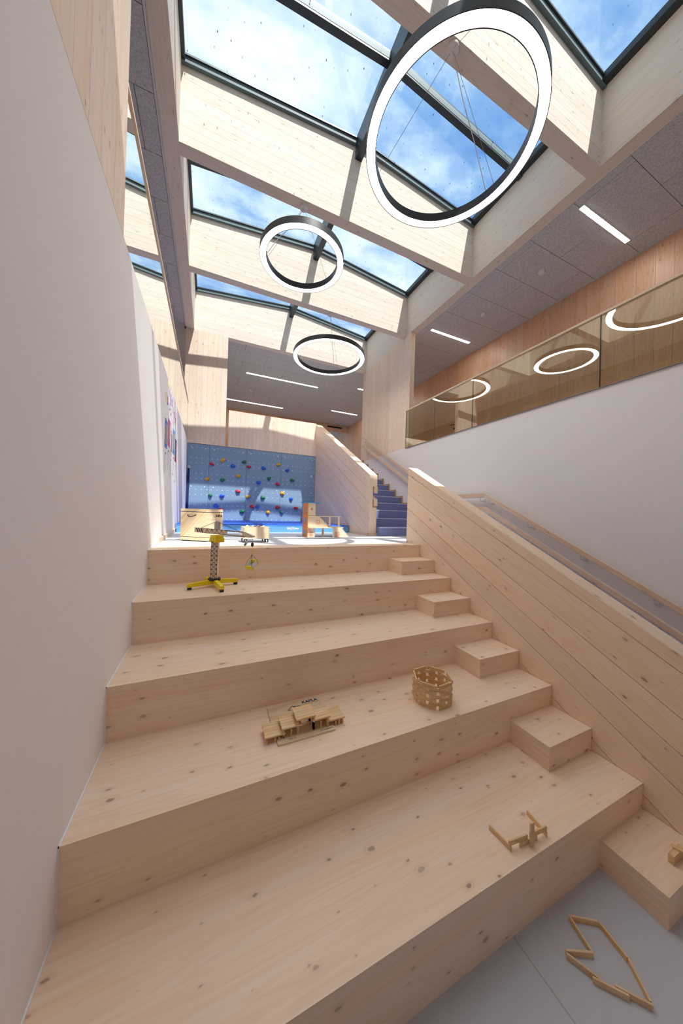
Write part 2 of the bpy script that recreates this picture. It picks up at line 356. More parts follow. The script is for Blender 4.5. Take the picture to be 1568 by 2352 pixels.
# far wall with an opening to a further room
o = S(box('wall_far', XLEFT, 5.46, YFAR, YFAR+0.15, ZU-0.2, ZC+0.1, 'void'), 'warm wooden wall at the far end of the upper storey, with a vent')
boards(o, [(XLEFT, ZU), (5.46, ZU), (5.46, ZC), (XLEFT, ZC)], 'xz', YFAR-0.012, YFAR, math.pi/2, 0.3, 'cor_z', 0.0025, jitter=0.25)
boards(o, [(5.46, 4.19), (XFAR, 4.19), (XFAR, ZC), (5.46, ZC)], 'xz', YFAR-0.012, YFAR+0.12, math.pi/2, 0.3, 'cor_z', 0.0025, jitter=0.25)
S(box('wall_beyond', XFAR, XFAR+0.1, YFAR, YFAR+3, ZU, 4.4, 'cor_z'), 'dim wooden side wall of the room beyond the far opening')
S(box('wall_beyond', 5.0, XFAR, YFAR+3, YFAR+3.1, ZU, 4.4, 'cor_z'), 'dim wooden end wall of the room beyond the far opening')
S(box('ceiling', 5.0, XFAR+0.1, YFAR+0.15, YFAR+3.1, 4.3, 4.4, 'woodwool'), 'dim ceiling of the room beyond the far opening')
S(box('wall_gallery', XLEFT-0.15, XLEFT, YREAR, YFAR, ZU-0.2, ZC+0.1, 'cor_z'), 'wooden wall behind the left upper gallery')
# tall panel left of the opening, column wall on the right, parapet
o = S(box('wall_panel', XL, 0.795, YB+0.012, YB+0.12, ZU, ZB, 'pan_z'), 'tall pale wooden wall panel above the climbing wall, left of the opening')
boards(o, [(XL, ZU+0.02), (0.795, ZU+0.02), (0.795, ZB), (XL, ZB)], 'xz', YB-0.012, YB+0.012, math.pi/2, 0.118, 'pan_z', 0.0016, jitter=0.3)
o = S(box('wall_parapet', 0.856, 3.06, YB+0.012, YB+0.12, ZU, 2.755, 'pan_z'), 'pale wooden parapet directly above the climbing wall')
boards(o, [(0.856, ZU+0.02), (3.06, ZU+0.02), (3.06, 2.755), (0.856, 2.755)], 'xz', YB-0.012, YB+0.012, math.pi/2, 0.118, 'pan_z', 0.0016, jitter=0.3)
o = S(box('wall_column', XRI+0.004, XRI+0.108, 2.36, YB+0.12, ZU, ZB, 'pan_z'), 'pale wooden wall slab at the end of the long glass balustrade')
boards(o, [(2.355, ZU), (YB+0.12, ZU), (YB+0.12, ZB), (2.355, ZB)], 'yz', XRI-0.008, XRI+0.004, math.pi/2, 0.20, 'pan_z', 0.0016, jitter=0.3)
# upper panel on the left, towards the camera
o = S(box('wall_upper_left', -0.13, -0.012, YREAR, -1.05, ZWL+0.004, ZC, 'pan_z'), 'tall pale wooden wall panel above the white wall, nearest the camera')
boards(o, [(YREAR, ZWL+0.004), (-1.05, ZWL+0.004), (-1.05, ZC), (YREAR, ZC)], 'yz', -0.012, 0.0, math.pi/2, 0.2, 'pan_z', 0.0016, jitter=0.3)

# ================================================================== roof
o = S(box('ceiling', XRO, XFAR, YREAR, YB+0.13, ZC+0.03, ZC+0.2, 'void'), 'grey wood-wool panel ceiling over the long glass balustrade')
ceil_r = o
o = S(box('ceiling', XLEFT, XL, YREAR, YB+0.13, ZC+0.03, ZC+0.2, 'void'), 'narrow strip of grey wood-wool ceiling on the poster side')
ceil_l = o
o = S(box('ceiling', XLEFT, XFAR+0.1, YB+0.13, YFAR+0.15, ZC+0.03, ZC+0.2, 'void'), 'grey wood-wool panel ceiling beyond the wooden parapet')
ceil_f = o
S(box('ceiling', XL, XRO, YREAR-0.1, CBY[0]+0.02, ZC, ZC+0.2, 'woodwool'), 'flat ceiling at the near end of the hall')
cache = {}
def ceil_grid(parent, x0, x1, y0, y1, xo):
    g = 0.006
    k0 = math.floor((y0+0.19)/0.577); k = k0
    while -0.19+0.577*k < y1:
        a, b = max(y0, -0.19+0.577*k), min(y1, -0.19+0.577*(k+1))
        xs = [x0]; x = xo+(0.6 if k % 2 else 0.0)
        while x-1.2 > x0: x -= 1.2
        while x < x1:
            if x > x0+0.05 and x < x1-0.05: xs.append(x)
            x += 1.2
        xs.append(x1)
        for i in range(len(xs)-1):
            MB().box(xs[i]+g/2, xs[i+1]-g/2, a+g/2, b-g/2, ZC, ZC+0.03).build('ceiling_panel', 'woodwool', parent, world=True)
        k += 1
ceil_grid(ceil_r, XRO+0.04, XFAR, -4.0, YB+0.13, 4.82)
ceil_grid(ceil_l, -1.3, XL-0.03, -1.9, YB+0.13, -0.9)
ceil_grid(ceil_f, -1.2, XFAR, YB+0.13, YFAR, 4.82)
S(MB().box(XRO, XRO+0.035, -5, YB, ZC-0.004, ZC+0.03).build('trim_1', 'seal'), 'pale edge strip between the long beam and the ceiling panels')
S(MB().box(XL-0.028, XL, -5, YB, ZC-0.004, ZC+0.03).build('trim_2', 'seal'), 'pale edge strip between the left beam and the ceiling panels')
# long beams
b1 = box('roof_beam', XL, XLI, YREAR, YB+0.13, ZB, ZE+0.02, 'beam_y'); tag(b1, 'long timber roof beam running above the poster wall', 'beam', kind='structure')
b2 = box('roof_beam', XRI, XRO, YREAR, YB+0.13, ZB, ZE+0.02, 'beam_y'); tag(b2, 'long timber roof beam running above the glass corridor balustrade', 'beam', kind='structure')
# cross beams, gabled, faced with single lamellas
blabel = ['timber cross beam closing the skylights nearest the camera', 'timber cross beam carrying the largest-looking ring lamp',
          'timber cross beam carrying the smallest ring lamp', 'timber cross beam carrying the ring lamp nearest the back wall',
          'timber header beam above the opening to the upper storey']
for i, y in enumerate(CBY):
    poly = [(XLI, ZB), (XRI, ZB), (XRI, ZE), (XM, ZR-0.01), (XLI, ZE)]
    c = MB().prism(poly, 'xz', y+0.012, y+TB).build('roof_beam', 'beam_x'); tag(c, blabel[i], 'beam', kind='structure')
    boards(c, poly, 'xz', y, y+0.012, 0.0, 0.112, 'beam_x', 0.0018, name='lamella', jitter=0.3)
# skylights
slab = ['skylight bay above the camera', 'skylight bay behind the largest-looking ring lamp', 'skylight bay above the smallest ring lamp', 'narrow-looking skylight bay nearest the back wall']
def slope_z(x): return ZE+(ZR-ZE)*(1-abs(x-XM)/((XRI-XLI)/2))
for i in range(4):
    y0, y1 = CBY[i]+TB, CBY[i+1]
    ym = (y0+y1)/2
    e = empty('window_%d' % (i+1), (XM, ym, ZE), label='gabled glass '+slab[i], kind='structure')
    for sx in (-1, 1):
        xa, xb = (XLI, XM-0.05) if sx < 0 else (XM+0.05, XRI)
        za, zb_ = slope_z(xa), slope_z(xb)
        for (ya, yb) in ((y0, ym-0.035), (ym+0.035, y1)):
            t = 0.012
            MB().prism([(xa, za+0.05), (xb, zb_+0.05), (xb, zb_+0.05+t), (xa, za+0.05+t)], 'xz', ya, yb).build('glass_pane', 'skyglass', e, world=True)
        MB().bar((xa, ym, za+0.045), (xb, ym, zb_+0.045), 0.07, 0.12, (0, 0, 1)).build('glazing_bar', 'frame', e, world=True)
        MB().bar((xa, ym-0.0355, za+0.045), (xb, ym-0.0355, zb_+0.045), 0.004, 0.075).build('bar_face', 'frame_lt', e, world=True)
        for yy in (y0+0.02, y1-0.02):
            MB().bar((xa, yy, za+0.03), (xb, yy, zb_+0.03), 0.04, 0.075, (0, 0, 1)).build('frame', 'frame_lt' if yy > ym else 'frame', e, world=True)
            MB().bar((xa, yy+(-0.012 if yy > ym else 0.012), za+0.062), (xb, yy+(-0.012 if yy > ym else 0.012), zb_+0.062), 0.05, 0.02, (0, 0, 1)).build('gasket', 'frame', e, world=True)
        xe = XLI+0.02 if sx < 0 else XRI-0.045
        we = 0.04 if sx < 0 else 0.09
        MB().box(xe-we/2, xe+we/2, y0, y1, ZE+0.012, ZE+0.09).build('frame', 'frame', e, world=True)
    MB().box(XM-0.05, XM+0.05, y0-0.0, y1, ZR-0.19, ZR+0.09).build('ridge_fin', 'frame', e, world=True)
# cover over the beam heads, outside
for i, y in enumerate(CBY):
    S(MB().prism([(XL, ZE+0.09), (XM, ZR+0.09), (XRO, ZE+0.09), (XRO, ZE+0.02), (XM, ZR-0.01), (XL, ZE+0.02)], 'xz', y, y+TB).build('trim_%d' % (i+3), 'frame'), 'dark flashing on top of a roof beam')
    # side pieces

# ================================================================== seating steps
def mitre_tread(name, x0, x1, yf, yb, zt, mat, parent, th=0.03):
    return MB().prism([(yf, zt), (yb, zt), (yb, zt-th), (yf+th, zt-th)], 'yz', x0, x1).build(name, mat, parent, world=True)
def mitre_riser(name, x0, x1, yf, zt, zb, mat, parent, th=0.03):
    return MB().prism([(yf, zt), (yf+th, zt-th), (yf+th, zb), (yf, zb)], 'yz', x0, x1).build(name, mat, parent, world=True)
ords = ['bare top edge of the play landing, last and highest wooden step', 'wooden seating step holding the yellow toy crane', 'empty wooden seating step below the crane step',
        'wooden seating step holding the KAPLA display and the round plank tower', 'lowest wooden seating step, holding a small three-sided plank frame']
for k in range(5):
    e = empty('seating_step', (W/2, -k*T, -(k+1)*R), label=ords[k], cat='step', group='wooden seating steps')
    yb = 0.272 if k == 0 else -(k-1)*T+0.03
    mitre_tread('tread', 0.004, W-0.003, -k*T, yb, -k*R, 'step_x', e)
    mitre_riser('riser', 0.004, W-0.003, -k*T, -k*R, -(k+1)*R, 'step_x', e)
# half-height blocks
blab = ['half-height wooden step block just below the play landing', 'half-height wooden step block, second from the top of the flight', 'half-height wooden step block, middle one of the five',
        'half-height wooden step block standing on the lowest seating step', 'half-height wooden step block standing on the grey floor']
for k in range(5):
    y1 = -k*T; y0 = y1-DB; zt = -k*R-R/2; zb = -(k+1)*R; x0, x1 = W-WB, W-0.003
    e = empty('step_block', ((x0+x1)/2, (y0+y1)/2, zb), label=blab[k], cat='step', group='half-height step blocks')
    th = 0.03
    MB().prism([(y0, zt), (y1, zt), (y1, zt-th), (y0+th, zt-th)], 'yz', x0+0.0005, x1).build('tread', 'step_x', e, world=True)
    mitre_riser('front_panel', x0+0.001, x1, y0, zt-0.0006, zb, 'step_x', e)
    MB().box(x0, x0+0.02, y0+0.0008, y1, zb, zt-0.0008).build('side_panel', 'step_y', e, world=True)
# white sealant along the wall and dark shadow joint
mb = MB()
for k in range(5):
    mb.box(0.0, 0.006, -k*T-0.004, (-(k-1)*T if k else 0.27), -k*R-0.002, -k*R+0.004)
    mb.box(0.0, 0.004, -k*T-0.004, -k*T, -(k+1)*R, -k*R+0.004)
S(mb.build('trim_9', 'seal'), 'thin white sealant line between the steps and the white wall')

# ================================================================== balustrade walls
def zline(y): return 1.045+(y-0.30)*0.5385
poly = [(0.295, ZF), (0.295, zline(0.295)), (-3.6, zline(-3.6)), (-3.6, ZF)]
poly = [p for p in poly]
q = clip(poly, 0, 1, ZF)
e = empty('balustrade_wall', (W+0.08, -1.5, ZF), label='solid wooden balustrade wall sloping down beside the seating steps', cat='balustrade')
yend = 0.30-(1.045-ZF)/0.5385
main = [(0.295, ZF), (yend+0.2, ZF), (yend+0.2, zline(yend+0.2)), (0.295, zline(0.295))]
MB().prism(main, 'yz', W+0.012, W+0.158).build('core', 'diag', e, world=True)
boards(e, main, 'yz', W, W+0.012, math.atan(0.5385), 0.205, 'diag', 0.0042, jitter=0.12, off=0.1)
MB().prism([(0.299, ZF+0.4), (0.296, ZF+0.4), (0.296, zline(0.296)-0.001), (0.299, zline(0.299)-0.001)], 'yz', W+0.001, W+0.157).build('end_cap', 'pan_z', e, world=True)
# upper balustrade beside the blue stair
X1 = 3.050
def zl1(y): return 1.066+(y-1.455)*0.548
e = empty('balustrade_wall', (X1+0.08, 3.0, 0), label='solid wooden balustrade wall rising beside the blue stairs behind the toy garage', cat='balustrade')
main = [(1.455, 0.0), (YB-0.014, 0.0), (YB-0.014, zl1(YB)), (1.455, zl1(1.455))]
MB().prism(main, 'yz', X1+0.012, X1+0.065).build('core', 'diag', e, world=True)
def band(a, b): return [(1.4552, zl1(1.455)-a), (YB-0.014, zl1(YB)-a), (YB-0.014, zl1(YB)-b), (1.4552, zl1(1.455)-b)]
MB().prism(band(0.0005, 0.20), 'yz', X1+0.065, X1+0.15).build('top_cheek', 'diag', e, world=True)
MB().prism([(1.4552, 0.0), (YB-0.014, 0.0), (YB-0.014, zl1(YB)-0.57), (1.4552, zl1(1.455)-0.57)], 'yz', X1+0.065, X1+0.15).build('bottom_cheek', 'diag', e, world=True)
boards(e, main, 'yz', X1, X1+0.012, math.atan(0.548), 0.205, 'diag', 0.0042, jitter=0.12, off=0.1)
MB().box(X1+0.001, X1+0.065, 1.452, 1.4545, 0.05, zl1(1.455)-0.002).build('end_cap', 'pan_z', e, world=True)
for off, lab in ((0.195, 'upper'), (0.42, 'lower')):
    h = empty('handrail', (X1+0.11, 1.45, zl1(1.45)-off-0.06), label='wooden handrail recessed in the balustrade beside the blue stairs, %s one' % lab, cat='handrail', group='recessed handrails')
    MB().prism([(1.44, zl1(1.44)-off), (YB-0.03, zl1(YB-0.03)-off), (YB-0.03, zl1(YB-0.03)-off-0.065), (1.44, zl1(1.44)-off-0.115)], 'yz', X1+0.085, X1+0.155).build('rail', 'rail', h, world=True)
    MB().box(X1+0.06, X1+0.09, 1.8, 1.84, zl1(1.82)-off-0.06, zl1(1.82)-off-0.03).build('bracket', 'alu', h, world=True)
o = MB().box(X1-0.016, X1, 1.44, YB-0.03, 0, 0.05).box(X1-0.016, X1+0.16, 1.438, 1.4545, 0, 0.05).build('baseboard_stair', 'rail_y'); S(o, 'low wooden baseboard around the balustrade behind the toy garage')
o = MB().box(0.0, 0.016, 0.56, 4.5, 0, 0.055).build('baseboard_left', 'rail_y'); S(o, 'low wooden baseboard along the white poster wall on the landing')

# ================================================================== blue carpet stair
YS, RUN, RISE = 1.36, 0.27, 0.155
e = empty('carpet_stair', (3.8, YS, 0), label='blue carpeted stair flight rising beside the white wall', cat='stairs')
for k in range(12):
    y = YS+RUN*k; z = RISE*k
    st = MB().prism([(y, z), (y+RUN+0.02, z), (y+RUN+0.02, z+RISE), (y, z+RISE)], 'yz', X1+0.156, XW-0.028).build('stair_step', 'carpet', e, world=True)
    nz = MB().box(X1+0.156, XW-0.028, y-0.005, y+0.02, z+RISE-0.011, z+RISE+0.001).build('nosing', 'nosing', e, world=True)
    sk = MB().prism([(y-0.028, z), (y, z), (y, z+RISE), (y+RUN-0.028, z+RISE), (y+RUN-0.028, z+RISE+0.03), (y-0.028, z+RISE+0.03)], 'yz', XW-0.028, XW-0.006).build('skirting', 'trim', e, world=True)
e = empty('carpet_stair', (3.8, 0.25, ZF), label='lower stair flight hidden behind the sloping balustrade wall', cat='stairs')
for k in range(9):
    y = 0.25-T/2*(9-k); z = ZF+RISE*k
    MB().box(W+0.17, XW-0.01, y, 0.28, z, z+RISE).build('stair_step', 'carpet', e, world=True)

# ================================================================== handrails on the right wall
def rail_path(pts, name, label, br):
    h = empty(name, (4.33, pts[-1][0], pts[-1][1]), label=label, cat='handrail', group='wall handrails')
    for i in range(len(pts)-1):
        (ya, za), (yb, zb) = pts[i], pts[i+1]
        MB().prism([(ya, za), (yb, zb), (yb, zb-0.058), (ya, za-0.058)], 'yz', 4.31, 4.352).build('rail', 'rail' if abs(za-zb) > 0.1 else 'rail_y', h, world=True)
        MB().prism([(ya, za-0.058), (yb, zb-0.058), (yb, zb-0.068), (ya, za-0.068)], 'yz', 4.316, 4.346).build('cover_strip', 'alu', h, world=True)
    for (y, z) in br:
        b = MB().tube([(4.331, y, z), (4.331, y, z-0.045), (4.36, y, z-0.055), (4.428, y, z-0.052)], 0.006, 8).build('bracket', 'alu', h, world=True)
        d = MB(); n = 16
        vs = [(XW-x, y+0.03*math.cos(2*math.pi*k/n), z-0.052+0.03*math.sin(2*math.pi*k/n)) for x in (0.0, 0.006) for k in range(n)]
        d.add(vs, [tuple(range(n, 2*n))]+[(k, (k+1) % n, n+(k+1) % n, n+k) for k in range(n)])
        r = d.build('rosette', 'alu', b, world=False); r.location = (0, 0, 0)
UP = [(4.30, 2.574), (1.10, 0.748), (0.156, 0.752), (-2.75, -0.795)]
LO = [(4.286, 2.327), (1.06, 0.545), (0.149, 0.545), (-2.75, -1.03)]
def zat(p, y):
    for (ya, za), (yb, zb) in zip(p[:-1], p[1:]):
        if yb <= y <= ya: return za+(zb-za)*(ya-y)/(ya-yb)
ys = [4.15, 3.55, 2.9, 2.2, 1.25, 0.24, 0.08, -0.53, -1.15, -1.76, -2.4]
rail_path(UP, 'handrail', 'upper wooden handrail fixed to the white wall on hooked brackets', [(y, zat(UP, y)-0.066) for y in ys])
rail_path(LO, 'handrail', 'lower wooden handrail fixed to the white wall on hooked brackets', [(y, zat(LO, y)-0.066) for y in ys])

# ================================================================== glass balustrades
e = empty('glass_balustrade', (XW-0.01, 0, ZU), label='long glass balustrade with a slim wooden top rail above the white stair wall', cat='balustrade')
ysr = [2.35, 0.52, -1.24, -3.0, -4.76, -6.1]
for a, b in zip(ysr[:-1], ysr[1:]):
    MB().box(XW-0.018, XW-0.006, b+0.006, a-0.006, ZU, 2.672).build('glass_pane', 'railglass', e, world=True)
    MB().box(XW-0.017, XW-0.007, a-0.007, a+0.001, ZU, 2.672).build('pane_edge', 'dark', e, world=True)
MB().box(XW-0.034, XW+0.008, -6.1, 2.355, 2.668, 2.692).build('top_rail', 'rail_y', e, world=True)
MB().box(XW-0.022, XW-0.001, -6.1, 2.355, ZU-0.004, ZU+0.002).build('edge_channel', 'steel', e, world=True)
e = empty('glass_balustrade', (0, 1.8, ZWL), label='glass balustrade with a slim wooden top rail above the poster wall', cat='balustrade')
ysl = [YB-0.03, 2.9, 1.1, -1.045]
for a, b in zip(ysl[:-1], ysl[1:]):
    MB().box(-0.024, -0.012, b+0.002, a-0.002, ZWL, 2.80).build('glass_pane', 'railglass', e, world=True)
MB().box(-0.03, -0.002, -1.045, YB-0.02, 2.80, 2.825).build('top_rail', 'rail_y', e, world=True)

# ================================================================== door, vent, notices
e = empty('door_1', (XFAR-0.03, 3.3, ZU), label='wooden corridor door behind the long glass balustrade', kind='structure')
MB().box(XFAR-0.03, XFAR+0.02, DY0+0.07, DY1-0.07, ZU+0.005, DZ1-0.06).build('door_leaf', 'cor_z', e, world=True)
for a in ((DY0, DY0+0.065, ZU, DZ1), (DY1-0.065, DY1, ZU, DZ1), (DY0+0.065, DY1-0.065, DZ1-0.055, DZ1)):
    MB().box(XFAR-0.045, XFAR+0.02, a[0], a[1], a[2], a[3]).build('door_frame', 'cor_z', e, world=True)
hd = MB().tube([(XFAR-0.03, 2.95, 2.83), (XFAR-0.075, 2.95, 2.83), (XFAR-0.08, 3.07, 2.83)], 0.01).build('door_handle', 'black', e, world=True)
MB().box(XFAR-0.04, XFAR-0.03, 2.93, 2.975, 2.70, 2.75).build('keyhole_plate', 'black', e, world=True)
MB().box(XFAR-0.033, XFAR-0.03, 3.28, 3.45, 3.0, 3.02).build('door_sign', 'steel', e, world=True)
e = empty('wall_vent', (5.73, YFAR-0.02, 4.33), label='dark rectangular air vent on the far wooden wall', cat='vent')
MB().box(5.33, 6.14, YFAR-0.03, YFAR-0.014, 4.31, 4.45).build('vent_frame', 'rail_y', e, world=True)
MB().box(5.36, 6.11, YFAR-0.034, YFAR-0.028, 4.335, 4.425).build('grille', 'dark', e, world=True)
for zz in (4.355, 4.38, 4.405): MB().box(5.37, 6.10, YFAR-0.038, YFAR-0.034, zz-0.003, zz+0.003).build('slat', 'black', e, world=True)
e = empty('notice_sheet', (XFAR-0.01, 11.2, 3.3), label='white notice sheet on the wall beyond the far opening', cat='notice')
MB().box(XFAR-0.006, XFAR-0.001, 10.9, 11.5, 3.2, 3.9).build('sheet', 'paper', e, world=True)
MB().box(XFAR-0.007, XFAR-0.006, 10.9, 11.5, 3.8, 3.88).build('heading_bar', 'ink', e, world=True)
MB().box(XFAR-0.007, XFAR-0.006, 10.9, 11.5, 3.42, 3.45).build('heading_bar', 'ink', e, world=True)

# ================================================================== strip lights and detectors
def strip(x0, x1, y, lab):
    e = empty('strip_light', ((x0+x1)/2, y, ZC), label=lab, cat='light', group='recessed strip lights')
    MB().box(x0, x1, y-0.032, y+0.032, ZC-0.006, ZC+0.002).build('trim_frame', 'white', e, world=True)
    MB().box(x0+0.008, x1-0.008, y-0.026, y+0.026, ZC-0.008, ZC-0.004).build('diffuser', 'strip', e, world=True)
strip(4.845, 6.0, -0.785, 'recessed strip light in the corridor ceiling, the nearer and larger-looking one')
strip(4.865, 6.0, 2.135, 'recessed strip light in the corridor ceiling above the far end of the glass balustrade')
strip(1.39, 3.65, 6.22, 'long strip light beyond the parapet, nearest to the header beam')
strip(0.9, 3.07, 8.75, 'long strip light beyond the parapet, close to the far wall')
strip(4.88, 6.03, 8.05, 'short strip light beyond the opening, near the far vent')
strip(4.85, 6.0, 5.68, 'strip light mostly hidden behind the wooden wall slab')
def det(x, y, lab):
    e = empty('smoke_detector', (x, y, ZC), label=lab, cat='detector', group='smoke detectors')
    MB().lathe([(0.0, 0.0), (0.05, 0.0), (0.05, -0.018), (0.036, -0.04), (0.0, -0.042)], (0, 0, 0), 20).build('base', 'white', e, True)
    MB().lathe([(0.0, -0.04), (0.018, -0.04), (0.016, -0.056), (0.0, -0.058)], (0, 0, 0), 14).build('sensor', 'alu', e, True)
det(5.43, 0.10, 'white smoke detector on the corridor ceiling, nearer the camera')
det(5.45, 1.265, 'white smoke detector on the corridor ceiling, nearer the far strip light')
det(1.66, 7.5, 'small smoke detector between the two long strip lights')

# ================================================================== ring lamps
def ring_lamp(x, y, z, r, lab, a0):
    e = empty('ring_lamp', (x, y, z), label=lab, cat='lamp', group='black ring pendant lamps')
    wd, h = 0.085, 0.082
    MB().lathe([(r-0.006, 0.0), (r, 0.0), (r, h), (r-wd, h), (r-wd, 0.0), (r-wd+0.006, 0.0), (r-wd+0.006, 0.008), (r-0.006, 0.008), (r-0.006, 0.0)], n=128).build('housing', 'black', e, True)
    MB().lathe([(r-0.006, 0.0065), (r-0.02, 0.0005), (r-wd+0.02, 0.0005), (r-wd+0.006, 0.0065)], n=128).build('diffuser', 'lamp', e, True)
    hc = ZB-z
    MB().lathe([(0.0, hc-0.03), (0.052, hc-0.03), (0.055, hc-0.026), (0.055, hc), (0.0, hc)], n=28).build('canopy', 'white', e, True)
    for k in range(3):
        a = a0+2*math.pi*k/3
        q = (r-wd/2)
        MB().tube([(0.02*math.cos(a), 0.02*math.sin(a), hc-0.028), (q*math.cos(a), q*math.sin(a), h)], 0.0018, 5).build('cable', 'wire', e)
        MB().tube([(q*math.cos(a), q*math.sin(a), h), (q*math.cos(a), q*math.sin(a), h+0.03)], 0.005, 8).build('cable_grip', 'alu', e)
    a = a0+0.12; q = r-wd/2
    pts = []
    for k in range(9):
        t = k/8; pts.append((q*t*math.cos(a), q*t*math.sin(a), hc-0.03+(h-hc+0.03)*t-0.05*math.sin(math.pi*t)*(0.4+0.6*math.sin(7*t))))
    MB().tube(pts, 0.0035, 6).build('power_cord', 'cord', e)
ring_lamp(2.32, -1.10, 3.592, 0.729, 'black ring pendant lamp with glowing underside, nearest the camera and largest', 0.15)
ring_lamp(1.536, 0.77, 3.722, 0.553, 'smaller black ring pendant lamp, hanging left of the other two', 2.6)
ring_lamp(2.657, 2.62, 3.54, 0.727, 'black ring pendant lamp farthest from the camera, in front of the opening', 0.9)

# ================================================================== climbing wall
YC = YB-0.03
e = empty('climbing_wall', (1.5, YC, 0), label='blue climbing wall of four bolted panels behind the mat', cat='climbing wall')
seams = [0.004, 0.463, 1.289, 2.132, 3.044]
for a, b in zip(seams[:-1], seams[1:]):
    p = MB().box(a+0.002, b-0.002, YC, YB+0.0, 0.0, ZU+0.008).build('panel', 'climb', e, world=True)
    mb = MB(); cols = max(1, round((b-a)/0.1195))
    n = int((b-a-0.03)/0.119)+0
    xs = [a+0.075+0.1178*k for k in range(40) if a+0.075+0.1178*k < b-0.012] if a < 0.1 else [a+0.062+0.1178*k for k in range(40) if a+0.062+0.1178*k < b-0.02]
    def dot(x, z, r=0.0085):
        nn = 8
        vs = [(x+r*math.cos(2*math.pi*k/nn), YC-0.003, z+r*math.sin(2*math.pi*k/nn)) for k in range(nn)]+[(x+r*1.2*math.cos(2*math.pi*k/nn), YC+0.001, z+r*1.2*math.sin(2*math.pi*k/nn)) for k in range(nn)]
        mb.add(vs, [tuple(range(nn))]+[(k, (k+1) % nn, nn+(k+1) % nn, nn+k) for k in range(nn)])
    for z in (1.795, 1.553, 1.434, 1.195, 1.076, 0.830, 0.711, 0.475, 0.357, 0.155):
        for x in xs: dot(x, z)
    for z in (1.769, 0.895, 0.12):
        dot(a+0.1, z, 0.012); dot(b-0.085, z, 0.012)
    o = mb.build('bolt_heads', 'white', p, world=False); o['kind'] = 'stuff'; o.location = (0, 0, 0)
    # p's own location is already compensated
holds = [('yellow', .76, 1.56), ('green', 1.25, 1.57), ('red', .52, 1.45), ('blue', .99, 1.45), ('red', 1.36, 1.46), ('blue', 1.72, 1.46), ('yellow', 2.09, 1.58), ('blue', 2.33, 1.46),
 ('yellow', 1.12, 1.21), ('yellow', .43, 1.09), ('green', .76, 1.09), ('blue', 1.61, 1.09), ('green', 1.86, 1.21), ('red', 2.08, 1.08), ('green', 2.46, 1.21), ('red', 1.12, .84), ('green', .51, .71),
 ('blue', .76, .71), ('yellow', 1.36, .72), ('green', 1.72, .72), ('yellow', 2.21, .85), ('blue', 2.45, .72), ('blue', .64, .47), ('red', 1.47, .48), ('blue', 1.60, .48), ('red', 2.10, .48),
 ('red', 2.58, .48), ('yellow', 1.86, .35), ('green', 1.23, .35), ('green', 2.21, .36), ('red', .74, .38)]
row_n = {1.56: 'top', 1.57: 'top', 1.58: 'top', 1.45: 'second', 1.46: 'second', 1.21: 'third', 1.09: 'fourth', 1.08: 'fourth', .84: 'fifth', .85: 'fifth', .71: 'sixth', .72: 'sixth', .47: 'seventh', .48: 'seventh', .35: 'bottom', .36: 'bottom', .38: 'bottom'}
def hold(i, c, x, z):
    rs = random.Random(i*13+5); n = 14; el = rs.uniform(0.66, 0.85); tilt = rs.uniform(-0.45, 0.45); sz = 0.052*rs.uniform(0.95, 1.1)
    lob = rs.uniform(0.08, 0.3); ph = rs.uniform(0, 6.28); mb = MB(); vs = []
    lev = [(1.0, 0.0), (0.98, 0.018), (0.8, 0.038), (0.45, 0.046)]
    for f, d in lev:
        for k in range(n):
            a = 2*math.pi*k/n; r = sz*f*(1+lob*math.cos(2*a+ph)*0.5+0.12*math.cos(3*a+ph))
            px, pz = r*math.cos(a), r*el*math.sin(a)
            vs.append((px*math.cos(tilt)-pz*math.sin(tilt), -d-(0.012*math.sin(a+2) if d > 0.03 else 0), px*math.sin(tilt)+pz*math.cos(tilt)))
    fs = [(l*n+k, l*n+(k+1) % n, (l+1)*n+(k+1) % n, (l+1)*n+k) for l in range(3) for k in range(n)]+[tuple(3*n+k for k in range(n))]
    mb.add(vs, fs)
    same = [q for q in holds if row_n[q[2]] == row_n[z] and q[0] == c]; same.sort(key=lambda q: q[1])
    tail = '' if len(same) == 1 else (', leftmost of its colour there' if same[0][1] == x else (', rightmost of its colour there' if same[-1][1] == x else ', middle one of its colour there'))
    h = empty('climbing_hold', (0.49+(x-0.49)*0.9845, YC, 0.3817+(z-0.3817)*0.9845), label='%s plastic climbing hold in the %s row of holds%s' % (c, row_n[z], tail), cat='climbing hold', group='climbing holds on the blue wall')
    mb.build('grip', 'hold_'+c, h, True)
    MB().tube([(0.004, -0.03, -0.002), (0.004, -0.052, -0.002)], 0.008, 10).build('bolt', 'steel', h)
for i, (c, x, z) in enumerate(holds): hold(i, c, x, z)
# side anchors and strap
for x, lab in ((0.05, 'by the poster wall'), (2.95, 'by the sloping balustrade')):
    h = empty('wall_anchor', (x, YC, 1.33), label='white round anchor on the climbing wall edge '+lab, cat='anchor')
    mb = MB(); n = 20
    mb.tube([(0.021*math.cos(2*math.pi*k/n), -0.008, 0.021*math.sin(2*math.pi*k/n)) for k in range(n+1)], 0.008, 8); mb.build('ring', 'white', h, True)
    MB().tube([(0, 0, 0), (0, -0.008, 0)], 0.012, 10).build('screw', 'steel', h)
o = MB().prism([(0.03, 1.30), (0.058, 1.30), (0.066, 1.18), (0.052, 1.16), (0.064, 1.14), (0.06, 0.5), (0.05, 0.16), (0.01, 0.16), (0.012, 1.1)], 'xz', YC-0.012, YC-0.002).build('wall_strap', 'navy'); tag(o, 'dark navy strap hanging down the left edge of the climbing wall', 'strap')
